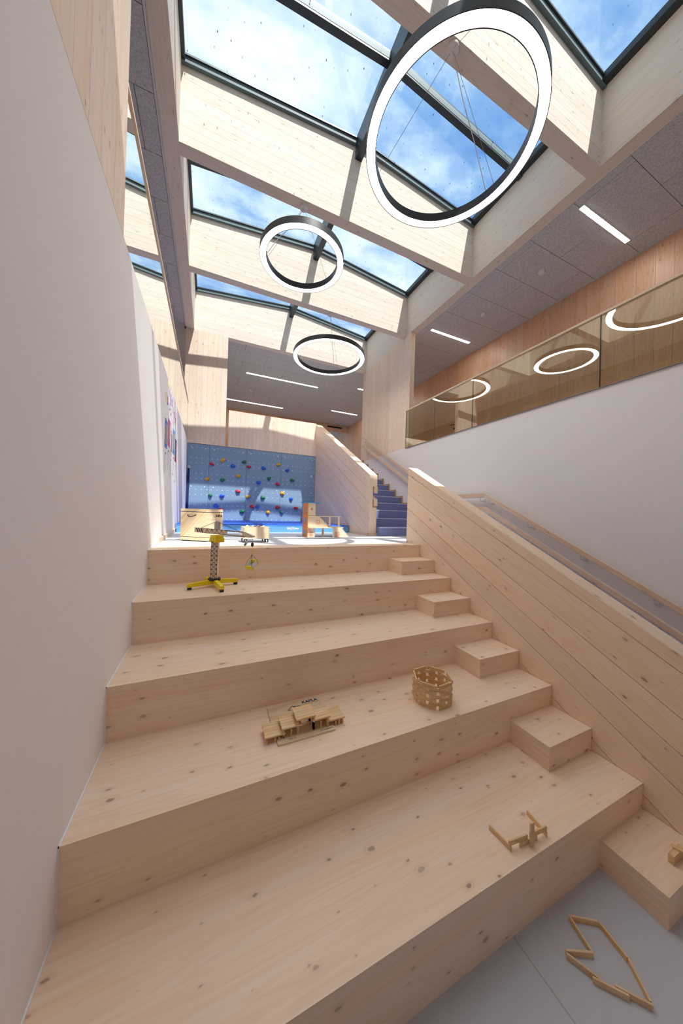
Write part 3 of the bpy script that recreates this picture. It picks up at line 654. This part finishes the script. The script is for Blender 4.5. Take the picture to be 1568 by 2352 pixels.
# mat
e = empty('crash_mat', (1.5, 2.2, 0), label='blue crash mat with SALTO lettering in front of the climbing wall', cat='mat')
MB().box(0.03, 3.02, 2.22, YC-0.02, 0.0, 0.128).build('body', 'mat_light', e, world=True)
MB().box(0.02, 3.03, 2.235, YC-0.015, 0.128, 0.139).build('top_cover', 'mat_blue', e, world=True)
MB().box(0.026, 3.024, 2.216, 2.22, 0.118, 0.126).build('edge_piping', 'mat_light', e, world=True)
h = MB().tube([(1.10, 2.218, 0.065), (1.13, 2.19, 0.06), (1.2, 2.188, 0.055), (1.235, 2.218, 0.052)], 0.012, 8).build('carry_handle', 'ink', e, world=True)
rx = Matrix.Rotation(math.pi/2, 4, 'X')
text('SALTO', 'lettering', 0.05, 'white', e, Matrix.Translation((1.867-1.5, 2.2175-2.2, 0.078)) @ rx, font_bold=0.0015)
text('2024', 'lettering', 0.036, 'white', e, Matrix.Translation((1.972-1.5, 2.2175-2.2, 0.073)) @ rx, font_bold=0.0015)
MB().box(1.807, 1.927, 2.217, 2.2185, 0.05, 0.055).build('lettering_underline', 'white', e, world=True)

# ================================================================== wooden chest
cx, cy = 0.464, 0.672
dl = Vector((0.165-cx, 0.86-cy)); ll = 0.355; dr = Vector((0.663-cx, 0.92-cy)); lr = 0.32
al = math.atan2(dr.y, dr.x)
e = empty('toy_chest', (cx, cy, 0), rz=0.93, label='square pine chest with rope handle and KAPLA print, by the poster wall', cat='chest')
# local: x along right face, y along left face
HX, HY, HZ = 0.315, 0.345, 0.382
MB().box(0.01, HX-0.01, 0.01, HY-0.01, 0.0, 0.014).build('plinth', 'ink', e)
MB().box(0, HX, 0, HY, 0.012, 0.048).build('bottom_tray', 'ply', e)
MB().box(0.004, HX-0.004, 0.004, HY-0.004, 0.048, 0.054).build('lower_band', 'inkblue', e)
MB().box(0, HX, 0, HY, 0.054, 0.342).build('body', 'ply', e)
MB().box(0.004, HX-0.004, 0.004, HY-0.004, 0.342, 0.349).build('upper_band', 'inkblue', e)
MB().box(0, HX, 0, HY, 0.349, HZ).build('lid', 'ply', e)
MB().tube([(-0.004, 0.245, 0.315), (-0.012, 0.24, 0.30), (-0.014, 0.22, 0.288), (-0.014, 0.195, 0.285), (-0.012, 0.165, 0.297), (-0.004, 0.135, 0.312)], 0.0045, 8).build('rope_handle', 'ink', e, True)
text('KAPLA', 'lettering', 0.042, 'ink', e, Matrix.Translation((0.235, -0.001, 0.30)) @ rx, font_bold=0.0012)
mb = MB()
for a, b in (((0.10, 0.255), (0.14, 0.305)), ((0.14, 0.305), (0.18, 0.255)), ((0.10, 0.255), (0.18, 0.255)), ((0.115, 0.25), (0.115, 0.19)), ((0.165, 0.25), (0.165, 0.19)), ((0.14, 0.25), (0.14, 0.2))):
    mb.bar((a[0], -0.0006, a[1]), (b[0], -0.0006, b[1]), 0.005, 0.0012, (0, 1, 0))
mb.build('printed_logo', 'greyp', e)

# ================================================================== rolling crate
e = empty('rolling_crate', (0.868, 0.52, 0), rz=0.06, label='beech crate on black castors filled with wooden pieces', cat='crate')
LX, LY, z0, z1 = 0.30, 0.21, 0.045, 0.185
sh = Matrix.Rotation(0.35, 4, 'Z')
def cr(mb, x0, x1, y0, y1, za, zb): mb.box(x0, x1, y0, y1, za, zb); return mb
cr(MB(), 0, LX, 0, LY, z0, z0+0.01).build('base_board', 'beech', e)
cr(MB(), 0, LX, 0, 0.012, z0+0.01, z1).build('front_board', 'beech', e)
cr(MB(), 0, LX, LY-0.012, LY, z0+0.01, z1).build('back_board', 'beech', e)
side = cr(MB(), 0, 0.012, 0.012, LY-0.012, z0+0.01, z1).build('side_board', 'beech', e)
MB().box(-0.001, 0.0, 0.07, 0.14, z1-0.035, z1-0.015).build('hand_hole', 'paper', side)
cr(MB(), LX-0.012, LX, 0.012, LY-0.012, z0+0.01, z1).build('side_board', 'beech', e)
mb = MB()
for k in range(6):
    mb.box(LX-0.012, LX+0.0008, -0.0008, 0.012, z0+0.012+k*0.022, z0+0.022+k*0.022); mb.box(-0.0008, 0.012, -0.0008, 0.01, z0+0.012+k*0.022, z0+0.022+k*0.022)
mb.build('finger_joint', 'tan', e)
for (x, y) in ((0.025, 0.025), (LX-0.025, 0.025), (0.025, LY-0.025), (LX-0.025, LY-0.025)):
    c = MB().box(x-0.018, x+0.018, y-0.015, y+0.015, 0.034, z0).build('castor', 'black', e)
    for s in (-1, 1):
        MB().tube([(x+s*0.009, y, 0.018), (x+s*0.019, y, 0.018)], 0.018, 14).build('wheel', 'black', c)
for k, (x, y, a) in enumerate(((0.05, 0.10, 0.1), (0.115, 0.11, -0.1), (0.18, 0.10, 0.1), (0.245, 0.11, -0.1))):
    mt = Matrix.Translation((0.868+x, 0.52+y, 0.178)) @ Matrix.Rotation(a, 4, 'Z') @ Matrix.Rotation(math.pi/4, 4, 'Y')
    p = MB().box(-0.02, 0.02, -0.03, 0.03, -0.02, 0.02, mt).build('toy_block', 'beech'); tag(p, 'pale wooden block poking out of the rolling crate, %s one' % ['leftmost', 'second from left', 'second from right', 'rightmost'][k], 'block', 'blocks in the rolling crate')
mb = MB(); 
box('crate_fill', 0.9, 1.14, 0.56, 0.70, 0.06, 0.152, 'tan'); tag(bpy.data.objects['crate_fill'], 'heap of wooden pieces filling the rolling crate', 'wooden pieces', kind='stuff')

# ================================================================== toy garage
e = empty('toy_garage', (1.846, 1.16, 0), rz=math.radians(5), label='wooden toy garage with orange lift tower and blue roof', cat='toy garage')
tw, td, th = 0.115, 0.20, 0.52
MB().box(-0.06, 0.72, -0.20, 0.30, 0.0, 0.006).build('base_plate', 'grey', e)
# tower: walls
t1 = MB().box(-0.006, 0.0, 0.0, td, 0.006, th).build('lift_front', 'orange', e)
MB().box(0, tw, -0.006, 0.0, 0.16, th).build('tower_side', 'beech', e)
MB().box(0, tw, -0.006, 0.0, 0.006, 0.155).build('tower_side', 'beech', e)
MB().box(0, tw, td, td+0.006, 0.006, th).build('tower_side', 'beech', e)
MB().box(tw, tw+0.006, 0, td, 0.006, th).build('tower_wall', 'beech', e)
MB().box(-0.03, tw+0.06, -0.03, td+0.03, th, th+0.012).build('tower_roof', 'tblue', e)
for z in (0.35, 0.20, 0.02):
    n = 8; c = td/2; hw = 0.055; pl = [(c-hw, z), (c+hw, z)]+[(c+hw*math.cos(math.pi*k/n)**1 if 0 < k < n else (c+hw if k == 0 else c-hw), z+0.075+0.022*math.sin(math.pi*k/n)) for k in range(n+1)]
    MB().prism(pl, 'yz', -0.0075, -0.0055).build('door_cutout', 'tan', t1)
for z in (0.27, 0.085):
    MB().tube([(-0.0095, td/2, z), (-0.0075, td/2, z)], 0.028, 18).build('round_window', 'mat_light', t1)
MB().tube([(tw/2, -0.0075, 0.43), (tw/2, -0.0055, 0.43)], 0.018, 16).build('round_window', 'tan', e)
MB().box(-0.002, tw+0.44, -0.02, td, 0.316, 0.326).build('upper_deck', 'beech', e)
MB().box(-0.002, tw+0.47, -0.05, td, 0.146, 0.158).build('lower_deck', 'beech', e)
for (x, y) in ((tw+0.19, td-0.02), (tw+0.26, 0.02), (tw+0.42, 0.02)):
    MB().box(x-0.014, x+0.014, y-0.008, y+0.008, 0.158, 0.316).build('deck_post', 'beech', e)
MB().box(tw+0.15, tw+0.18, 0.05, 0.065, 0.006, 0.146).build('deck_post', 'beech', e)
MB().bar((tw+0.06, 0.03, 0.32), (tw+0.25, 0.03, 0.166), 0.07, 0.006).build('ramp', 'beech', e)
MB().prism([(tw, 0.158), (tw+0.235, 0.158), (tw+0.07, 0.312), (tw, 0.312)], 'xz', -0.004, 0.002).build('ramp_panel', 'beech', e)
MB().prism([(tw+0.28, 0.006), (tw+0.56, 0.006), (tw+0.43, 0.146), (tw+0.28, 0.146)], 'xz', -0.056, -0.05).build('pump_panel', 'beech', e)
MB().bar((tw+0.44, 0.0, 0.15), (tw+0.57, 0.0, 0.01), 0.1, 0.006).build('ramp', 'beech', e)
mb = MB()
for x, z, w_, h_, y in ((0.03, 0.125, 0.014, 0.02, -0.0066), (0.055, 0.08, 0.02, 0.012, -0.0066), (0.055, 0.035, 0.02, 0.012, -0.0066), (tw+0.05, 0.235, 0.022, 0.03, -0.0046), (tw+0.335, 0.05, 0.012, 0.035, -0.0566), (tw+0.385, 0.05, 0.012, 0.035, -0.0566), (tw+0.165, 0.075, 0.01, 0.03, 0.0494)):
    for a, b in (((-w_, -h_), (w_, -h_)), ((w_, -h_), (w_, h_)), ((w_, h_), (-w_, h_)), ((-w_, h_), (-w_, -h_)), ((-w_*0.4, 0), (w_*0.4, 0))):
        mb.bar((x+a[0], y, z+a[1]), (x+b[0], y, z+b[1]), 0.007, 0.001, (0, 1, 0))
mb.build('orange_print', 'orange', e)

# ================================================================== toy crane
cxy = Vector((0.552, -0.205)); zt = -R
e = empty('toy_crane', (cxy.x, cxy.y, zt), label='yellow and wooden toy tower crane with a hanging bucket', cat='toy crane')
feet = [(0.338, -0.292), (0.612, -0.445), (0.755, -0.182), (0.480, -0.03)]
for fx, fy in feet:
    d = Vector((fx, fy))-cxy
    a = math.atan2(d.y, d.x); ln = d.length
    mt = Matrix.Rotation(a, 4, 'Z')
    vs = [mt @ Vector(p) for p in ((0, -0.015, 0.022), (ln, -0.015, 0.022), (ln, -0.015, 0.05), (0, -0.015, 0.066), (0, 0.015, 0.022), (ln, 0.015, 0.022), (ln, 0.015, 0.05), (0, 0.015, 0.066))]
    lg = MB().add(vs, [(0, 1, 2, 3), (7, 6, 5, 4), (0, 4, 5, 1), (1, 5, 6, 2), (2, 6, 7, 3), (3, 7, 4, 0)]).build('leg', 'crane_y', e)
    p = mt @ Vector((ln-0.02, 0, 0))
    MB().lathe([(0.0, 0.0), (0.017, 0.0), (0.019, 0.012), (0.016, 0.0225), (0.0, 0.0225)], p, 16).build('rubber_foot', 'black', lg, True)
MB().lathe([(0, 0.055), (0.052, 0.055), (0.055, 0.064), (0.05, 0.075), (0, 0.077)], n=28).build('turntable', 'black', e, True)
TZ0, TZ1 = 0.075, 0.40; ta = -0.30
mt = Matrix.Rotation(ta, 4, 'Z')
tower = MB().box(-0.028, 0.028, -0.028, 0.028, TZ0, TZ1, mt).build('tower', 'beech', e)
for sgn, rot in ((1, 0), (1, math.pi/2*3)):
    mb = MB(); n = 8; hh = (TZ1-TZ0)/n; m2 = mt @ Matrix.Rotation(rot, 4, 'Z')
    if rot:
        continue
    for k in range(n):
        za, zb = TZ0+k*hh, TZ0+(k+1)*hh
        for a, b in (((-0.024, za), (0.024, zb)), ((0.024, za), (-0.024, zb)), ((-0.024, zb), (0.024, zb))):
            mb.bar(m2 @ Vector((a[0], -0.0284, a[1])), m2 @ Vector((b[0], -0.0284, b[1])), 0.0032, 0.001, m2.to_3x3() @ Vector((0, 1, 0)))
        mb.box(-0.027, -0.019, -0.029, -0.028, zb-0.004, zb+0.004, m2); mb.box(0.019, 0.027, -0.029, -0.028, zb-0.004, zb+0.004, m2)
    for x in (-0.0265, 0.0265): mb.bar(m2 @ Vector((x, -0.0284, TZ0)), m2 @ Vector((x, -0.0284, TZ1)), 0.003, 0.001, m2.to_3x3() @ Vector((0, 1, 0)))
    mb.build('lattice_print', 'ink', tower)
ja = math.atan2(-0.548-0.123, 0.864-0.41)
mj = Matrix.Translation((0.012, 0.015, 0)) @ Matrix.Rotation(ja, 4, 'Z')
cap = MB().box(-0.045, 0.045, -0.045, 0.045, TZ1-0.005, TZ1+0.03, mj).build('slewing_cap', 'crane_y', e)
MB().box(-0.04, 0.04, -0.04, 0.04, TZ1+0.03, TZ1+0.058, mj).build('slewing_cap', 'crane_y', e)
JZ = 0.49; J0, J1 = -0.325, 0.478
jib = MB()
jib.add([mj @ Vector(p) for p in ((J0, -0.016, JZ-0.022), (0.12, -0.016, JZ-0.022), (0.12, -0.016, JZ+0.022), (J0, -0.016, JZ+0.022), (J0, 0.016, JZ-0.022), (0.12, 0.016, JZ-0.022), (0.12, 0.016, JZ+0.022), (J0, 0.016, JZ+0.022))], [(0, 1, 2, 3), (7, 6, 5, 4), (0, 4, 5, 1), (1, 5, 6, 2), (2, 6, 7, 3), (3, 7, 4, 0)])
for s in (-1, 1):
    jib.bar(mj @ Vector((0.12, s*0.012, JZ-0.018)), mj @ Vector((0.37, s*0.012, JZ-0.018)), 0.008, 0.009)
    jib.bar(mj @ Vector((0.12, s*0.012, JZ+0.018)), mj @ Vector((0.37, s*0.012, JZ+0.014)), 0.008, 0.009)
jib.add([mj @ Vector(p) for p in ((0.35, -0.016, JZ-0.022), (J1, -0.016, JZ-0.02), (J1, -0.016, JZ-0.008), (0.36, -0.016, JZ+0.019), (0.35, 0.016, JZ-0.022), (J1, 0.016, JZ-0.02), (J1, 0.016, JZ-0.008), (0.36, 0.016, JZ+0.019))], [(0, 1, 2, 3), (7, 6, 5, 4), (0, 4, 5, 1), (1, 5, 6, 2), (2, 6, 7, 3), (3, 7, 4, 0)])
jo = jib.build('jib', 'beech', e)
mb = MB(); nv = mj.to_3x3() @ Vector((0, 1, 0))
def jb(x0, z0_, x1, z1_, wd=0.0032): mb.bar(mj @ Vector((x0, -0.0165, JZ+z0_)), mj @ Vector((x1, -0.0165, JZ+z1_)), wd, 0.001, nv)
jb(J0, 0.021, 0.36, 0.018); jb(-0.18, -0.02, 0.36, -0.021)
for k in range(3): jb(J0+0.03+k*0.035, 0.018, J0+0.06+k*0.035, -0.018, 0.014)
for k in range(4):
    x = -0.16+0.07*k; jb(x, -0.02, x+0.035, 0.02); jb(x+0.035, 0.02, x+0.07, -0.02); jb(x+0.035, 0.02, x+0.035, -0.02)
for k in range(10): x = 0.13+0.026*k; jb(x, 0.0175, x+0.012, 0.0175, 0.006); jb(x, -0.0185, x+0.012, -0.0185, 0.006)
jb(0.385, 0.018, J1, -0.009); jb(0.36, -0.021, J1, -0.02)
for k in range(12):
    a, b = 2*math.pi*k/12, 2*math.pi*(k+1)/12; jb(-0.2+0.014*math.cos(a), 0.014*math.sin(a), -0.2+0.014*math.cos(b), 0.014*math.sin(b), 0.003)
mb.build('jib_print', 'ink', jo)
pl = [(-0.026, 0.0), (0.026, 0.0)]+[(0.026*math.cos(math.pi*k/8), 0.055+0.024*math.sin(math.pi*k/8)) for k in range(9)]
mb = MB(); n = len(pl); mb.add([mj @ Vector((x, y, JZ+0.02+z)) for y in (-0.012, 0.012) for x, z in pl], [tuple(range(n)), tuple(range(2*n-1, n-1, -1))]+[(k, n+k, n+(k+1) % n, (k+1) % n) for k in range(n)])
mb.build('apex_post', 'greyp', e)
mb = MB()
mb.tube([mj @ Vector((-0.25, 0, JZ+0.02)), mj @ Vector((-0.02, 0, JZ+0.09))], 0.0018, 6); mb.tube([mj @ Vector((0.02, 0, JZ+0.085)), mj @ Vector((0.30, 0, JZ+0.02))], 0.0018, 6)
mb.build('stay_cord', 'ink', e)
tip = mj @ Vector((J1-0.012, 0, JZ-0.02)); tx, ty = tip.x, tip.y
MB().tube([tip, (tx, ty, 0.425)], 0.001, 5).build('hoist_cord', 'wire', e)
MB().lathe([(0, -0.02), (0.009, -0.014), (0.013, 0.0), (0.009, 0.014), (0, 0.02)], (tx, ty, 0.41), 14).build('hook_block', 'black', e, True)
MB().tube([(tx, ty, 0.392), (tx, ty, 0.33)], 0.0022, 6).build('hoist_cord', 'crane_y', e)
knot = Vector((tx, ty, 0.328))
mbk = Matrix.Translation((tx, ty, 0.247)) @ Matrix.Rotation(0.75, 4, 'Z') @ Matrix.Rotation(-0.55, 4, 'Y')
bk = MB(); bk.box(-0.036, 0.036, -0.03, 0.03, -0.02, -0.016, mbk); bk.box(-0.036, 0.036, -0.03, -0.027, -0.02, 0.018, mbk); bk.box(-0.036, 0.036, 0.027, 0.03, -0.02, 0.018, mbk)
bk.build('bucket', 'paper', e)
for s in (-1, 1): MB().box(s*0.040-0.004, s*0.040+0.004, -0.036, 0.036, -0.022, 0.014, mbk).build('bucket_end', 'crane_y', e)
mb = MB()
for sx in (-1, 1):
    for sy in (-1, 1): mb.tube([knot, mbk @ Vector((sx*0.040, sy*0.034, 0.014))], 0.0014, 5)
mb.build('bucket_cord', 'ink', e)
tg = Matrix.Translation(tip+(mj.to_3x3() @ Vector((-0.055, -0.02, -0.055)))) @ Matrix.Rotation(ja, 4, 'Z') @ Matrix.Rotation(-0.75, 4, 'Y')
t_ = MB().box(-0.028, 0.028, -0.001, 0.001, -0.011, 0.011, tg).build('tag_label', 'paper', e)
MB().box(-0.02, 0.006, -0.0016, -0.001, -0.004, 0.004, tg).build('tag_print', 'ink', t_)
MB().tube([mj @ Vector((J1-0.1, -0.018, JZ-0.02)), tg @ Vector((0.02, 0, 0.01)), mj @ Vector((J1-0.03, -0.018, JZ-0.02))], 0.0009, 5).build('tag_string', 'wire', e)

# ================================================================== small pine planks
PL, PH, PT = 0.117, 0.0234, 0.0078
pm = {}
def plank_mesh(kind):
    if kind in pm: return pm[kind]
    d = {'edge': (PL, PT, PH), 'flat': (PL, PH, PT), 'up': (PH, PT, PL), 'upl': (PT, PH, PL)}[kind]
    mb = MB().box(-d[0]/2, d[0]/2, -d[1]/2, d[1]/2, 0, d[2]); me = bpy.data.meshes.new('plank'); me.from_pydata(mb.v, [], mb.f); me.update()
    bm = bmesh.new(); bm.from_mesh(me); bmesh.ops.recalc_face_normals(bm, faces=bm.faces); bm.to_mesh(me); bm.free()
    me.materials.append(M['kapla']); pm[kind] = me; return me
def plank(kind, x, y, z, a, parent=None, name='plank', label=None, group=None):
    o = bpy.data.objects.new(name, plank_mesh(kind)); COL.objects.link(o); o.rotation_euler = (0, 0, a)
    if parent: o.parent = parent; o.location = (x-parent.location.x, y-parent.location.y, z-parent.location.z)
    else:
        o.location = (x, y, z); tag(o, label, 'plank', group)
    return o
# round tower
TX, TY, TZ = 1.993, -1.437, -3*R
n_, rad = 6, 0.123
def sidn(a):
    d = math.degrees(a-0.42-math.pi/2) % 360
    return ['back', 'back left', 'left', 'front left', 'front', 'front right', 'right', 'back right'][int((d+22.5)//45) % 8]
cnt = ['bottom', 'second', 'third', 'fourth', 'fifth', 'sixth', 'top']
for l in range(7):
    for k in range(n_):
        a = 2*math.pi*(k+(0.5 if l % 2 else 0))/n_+0.62
        rr = rad+random.uniform(-0.002, 0.002)
        plank('edge', TX+rr*math.cos(a), TY+rr*math.sin(a), TZ+l*PH, a+math.pi/2+random.uniform(-0.05, 0.05), label='pine plank on edge in the %s course of the round tower, %s side' % (cnt[l], sidn(a)), group='planks of the round tower')
# display model
e = empty('plank_display', (1.05, -1.35, -3*R), label='KAPLA display model: terraced plank roofs on posts over a printed board', cat='display model')
zb = -3*R
bx = MB().box(0.877-1.05, 1.226-1.05, -1.30+1.35, -1.128+1.35, 0, 0.010).build('back_board', 'ply', e)
MB().box(0.880-1.05, 1.226-1.05, -1.476+1.35, -1.30+1.35, 0, 0.010).build('front_board', 'ply', e)
text('KAPLA', 'lettering', 0.036, 'inkblue', bx, Matrix.Translation((1.16-1.05, -1.165+1.35, 0.0102)), 0.0003, font_bold=0.0012)
text('www.kapla.com', 'lettering', 0.013, 'ink', e, Matrix.Translation((1.175-1.05, -1.456+1.35, 0.0102)), 0.0003)
text('1000 pcs', 'lettering', 0.013, 'ink', e, Matrix.Translation((0.965-1.05, -1.456+1.35, 0.0102)), 0.0003)
mb = MB()
for a, b in (((1.0, -1.21), (1.035, -1.175)), ((1.035, -1.175), (1.05, -1.19)), ((1.04, -1.18), (1.09, -1.195)), ((1.0, -1.21), (1.02, -1.215)), ((1.045, -1.19), (1.045, -1.205)), ((1.055, -1.19), (1.055, -1.205))):
    mb.bar((a[0]-1.05, a[1]+1.35, 0.0103), (b[0]-1.05, b[1]+1.35, 0.0103), 0.004, 0.0005)
mb.build('printed_logo', 'inkblue', bx)
roofs = [(0.872, 0.032, 0.0, 0.100), (0.968, 0.058, 0.0, 0.112), (1.052, 0.088, 0.002, PL), (1.150, 0.062, 0.001, 0.105), (1.244, 0.034, 0.0, 0.095)]
for i, (x, z, dy, wd) in enumerate(roofs):
    for k in range(5):
        jx = random.uniform(-0.0012, 0.0012)
        mb = MB().box(-PL/2, PL/2, -PH/2+0.0006, PH/2-0.0006, 0, PT); mb.build('plank', 'kapla', e, loc=(x-1.05+jx, -1.333-k*PH+1.35-0.002+dy, z))
    for s in (-1, 1):     # beams under the roof and posts
        yy = -1.385+s*0.040+1.35
        MB().box(x-1.05-PL/2+0.004, x-1.05+PL/2-0.004, yy-PT/2, yy+PT/2, z-PH*0.35, z-0.0002).build('support_plank', 'kapla', e)
        for px in ((-0.048, -0.004, 0.040) if i in (1, 3) else (-0.048, 0.0, 0.022, 0.046) if i in (0, 4) else (-0.05, 0.05)):
            base = 0.010 if 0.88 < x+px < 1.226 else 0.0
            MB().box(x-1.05+px-PT/2, x-1.05+px+PT/2, yy-PH/2, yy+PH/2, base, z-PH*0.35-0.0002).build('post', 'kapla', e)
# small three-sided frame on the lowest seating step
z4 = -4*R
def pk(kind, p, q, z, lab, grp):
    a = math.atan2(q[1]-p[1], q[0]-p[0]); return plank(kind, (p[0]+q[0])/2, (p[1]+q[1])/2, z, a, label=lab, group=grp)
g = 'planks of the three-sided frame'
pk('edge', (1.872, -2.034), (1.881, -2.144), z4, 'pine plank on edge forming the left arm of the three-sided frame', g)
pk('edge', (2.113, -2.169), (2.131, -2.06), z4, 'pine plank on edge forming the right arm of the three-sided frame', g)
pk('edge', (1.938, -2.151), (2.054, -2.158), z4, 'pine plank on edge on the step, under the upright of the three-sided frame', g)
pk('edge', (1.874, -2.139), (1.989, -2.152), z4+PH, 'raised pine plank left of the upright in the three-sided frame', g)
pk('edge', (2.006, -2.155), (2.122, -2.163), z4+PH, 'raised pine plank right of the upright in the three-sided frame', g)
plank('up', 1.9975, -2.1705, z4+0.0, -0.08, label='pine plank standing upright in the three-sided frame', group=g)
# arrow outline on the floor
g = 'planks of the arrow outline on the floor'
arrow = [((2.137, -2.272), (2.243, -2.338), 'short end of the arrow outline, nearest the steps'), ((2.243, -2.343), (2.222, -2.453), 'long side of the arrow outline, next to the short end'), ((2.221, -2.459), (2.156, -2.554), 'long side of the arrow outline, reaching the pointed tip'),
         ((2.148, -2.560), (2.075, -2.478), 'tip side of the arrow outline, facing the camera'), ((2.092, -2.512), (2.014, -2.429), 'middle of the overlapping side of the arrow outline'), ((2.037, -2.443), (1.988, -2.345), 'side of the arrow outline leading to the notch corner'),
         ((1.995, -2.336), (2.097, -2.386), 'inner edge of the notch of the arrow outline'), ((2.099, -2.380), (2.134, -2.275), 'notch side of the arrow outline, meeting the short end')]
for p, q_, lab in arrow: pk('edge', p, q_, ZF, 'pine plank on edge, '+lab, g)
# planks at the frame edge on the block
z5 = -4.5*R
g = 'planks stacked on the block at the picture edge'
plank('flat', 2.80, -2.416, z5, 0.0, label='pine plank stack on the lowest block, bottom plank', group=g)
for k in range(1, 6): plank('flat', 2.80, -2.416, z5+k*PT, 0.0, label='pine plank, %s from the bottom of the stack on the lowest block' % ['', 'second', 'third', 'fourth', 'fifth', 'sixth'][k], group=g)
plank('flat', 2.83, -2.45, z5+6*PT, -1.1, label='pine plank laid crosswise on top of the stack on the lowest block', group=g)

# ================================================================== posters on the white wall
def sheet(name, y0, y1, z0, z1, mat, lab, cat, grp):
    e = empty(name, (0.0, (y0+y1)/2, z0), label=lab, cat=cat, group=grp)
    MB().box(0.0005, 0.003, y0, y1, z0, z1).build('sheet', mat, e, world=True); return e
post = [('blue', 0.84, 1.05, 1.09, 1.42, (0.03, 0.20, 0.55), (0.42, 0.28, 0.2)), ('pink', 1.11, 1.32, 1.16, 1.49, (0.62, 0.05, 0.32), (0.5, 0.33, 0.28)), ('pale pink', 1.38, 1.59, 1.09, 1.42, (0.75, 0.55, 0.65), (0.35, 0.25, 0.28)),
        ('sky blue', 1.65, 1.87, 1.16, 1.495, (0.03, 0.38, 0.72), (0.45, 0.33, 0.27)), ('dark multicoloured', 1.94, 2.15, 1.09, 1.42, (0.10, 0.03, 0.12), (0.12, 0.06, 0.12))]
for n_p, y0, y1, z0, z1, c, ph in post:
    e = sheet('poster', y0, y1, z0, z1, colmat('poster_'+n_p, c), 'portrait poster with %s border on the white wall' % n_p, 'poster', 'row of portrait posters')
    MB().box(0.003, 0.0036, y0+0.035, y1-0.035, z0+0.05, z1-0.05).build('picture', colmat('picture_'+n_p, tuple(0.8*v+0.1 for v in ph)), e, world=True)
    MB().prism([(y0+0.06, z0+0.06), (y1-0.06, z0+0.06), (y1-0.075, z0+0.17), ((y0+y1)/2+0.02, z1-0.09), ((y0+y1)/2-0.02, z1-0.09), (y0+0.07, z0+0.17)], 'yz', 0.0036, 0.004).build('figure', colmat('figure_'+n_p, ph), e, world=True)
    rs = random.Random(len(n_p))
    if n_p.startswith('dark'):
        for k in range(26):
            c2 = rs.choice(['hold_yellow', 'hold_red', 'hold_green', 'crane_y', 'tblue', 'orange'])
            yy, zz = rs.uniform(y0+0.01, y1-0.02), rs.uniform(z0+0.09, z1-0.02)
            MB().box(0.0036, 0.0042, yy, yy+0.014, zz, zz+0.014).build('sticker', c2, e, world=True)
        MB().box(0.0036, 0.0042, y0, y1, z0, z0+0.06).build('red_strip', 'hold_red', e, world=True)
    else:
        for k in range(7):
            c2 = rs.choice(['crane_y', 'orange', 'paper', 'hold_red', 'tblue'])
            yy, zz = rs.choice([(y0+0.008, rs.uniform(z0, z1-0.02)), (rs.uniform(y0, y1-0.02), z0+0.012), (rs.uniform(y0, y1-0.02), z1-0.03)])
            MB().box(0.003, 0.0036, yy, yy+0.016, zz, zz+0.016).build('sticker', c2, e, world=True)
    h = sheet('text_sheet', y0+0.01, y1-0.02, z0-0.29, z0-0.02, 'paper', 'white handwritten sheet under the %s bordered poster' % n_p, 'paper sheet', 'sheets under the posters')
    MB().box(0.003, 0.0033, y0+0.06, y1-0.09, z0-0.075, z0-0.055).build('heading', 'inkblue', h, world=True)
    for k in range(6): MB().box(0.003, 0.0033, y0+0.03, y1-0.05-0.02*(k % 3), z0-0.11-k*0.025, z0-0.106-k*0.025).build('text_line', 'greyp', h, world=True)
cols = [('yellow', 'crane_y'), ('magenta', colmat('magenta_paper', (0.55, 0.04, 0.32))), ('lilac', colmat('lilac_paper', (0.6, 0.4, 0.7))), ('blue', 'tblue'), ('pink', colmat('pink_paper', (0.75, 0.35, 0.5))), ('green', colmat('green_paper', (0.25, 0.5, 0.15))), ('orange', 'orange')]
cut = [('yellow', 0.86, 1.60), ('magenta', 1.0, 1.60), ('yellow', 1.06, 1.82), ('pink', 1.17, 1.78), ('lilac', 1.26, 1.74), ('blue', 1.32, 1.72), ('magenta', 1.44, 1.72), ('blue', 1.22, 1.60), ('pink', 1.33, 1.57), ('green', 1.62, 1.68), ('magenta', 1.76, 1.66), ('orange', 1.9, 1.60), ('lilac', 2.0, 1.72), ('pink', 1.70, 1.56)]
cd = dict(cols)
for i, (c, y, z) in enumerate(cut):
    e = empty('paper_cutout', (0, y, z), label='%s paper cutout pinned above the posters, %s and %s up' % (c, 'nearer the camera' if y < 1.3 else 'farther along' if y > 1.6 else 'midway along', 'high' if z > 1.7 else 'lower' if z < 1.62 else 'medium high'), cat='paper cutout', group='paper cutouts above the posters')
    n = 12; rr = 0.045
    pl = [(y+rr*(0.75+0.25*math.cos(3*2*math.pi*k/n+i))*math.cos(2*math.pi*k/n), z+0.06+rr*1.4*(0.75+0.25*math.cos(3*2*math.pi*k/n+i))*math.sin(2*math.pi*k/n)) for k in range(n)]
    MB().prism(pl, 'yz', 0.0005, 0.003).build('petal_sheet', cd[c], e, world=True)
    MB().box(0.003, 0.0036, y-0.015, y+0.015, z+0.04, z+0.075).build('paper_face', 'paper', e, world=True)
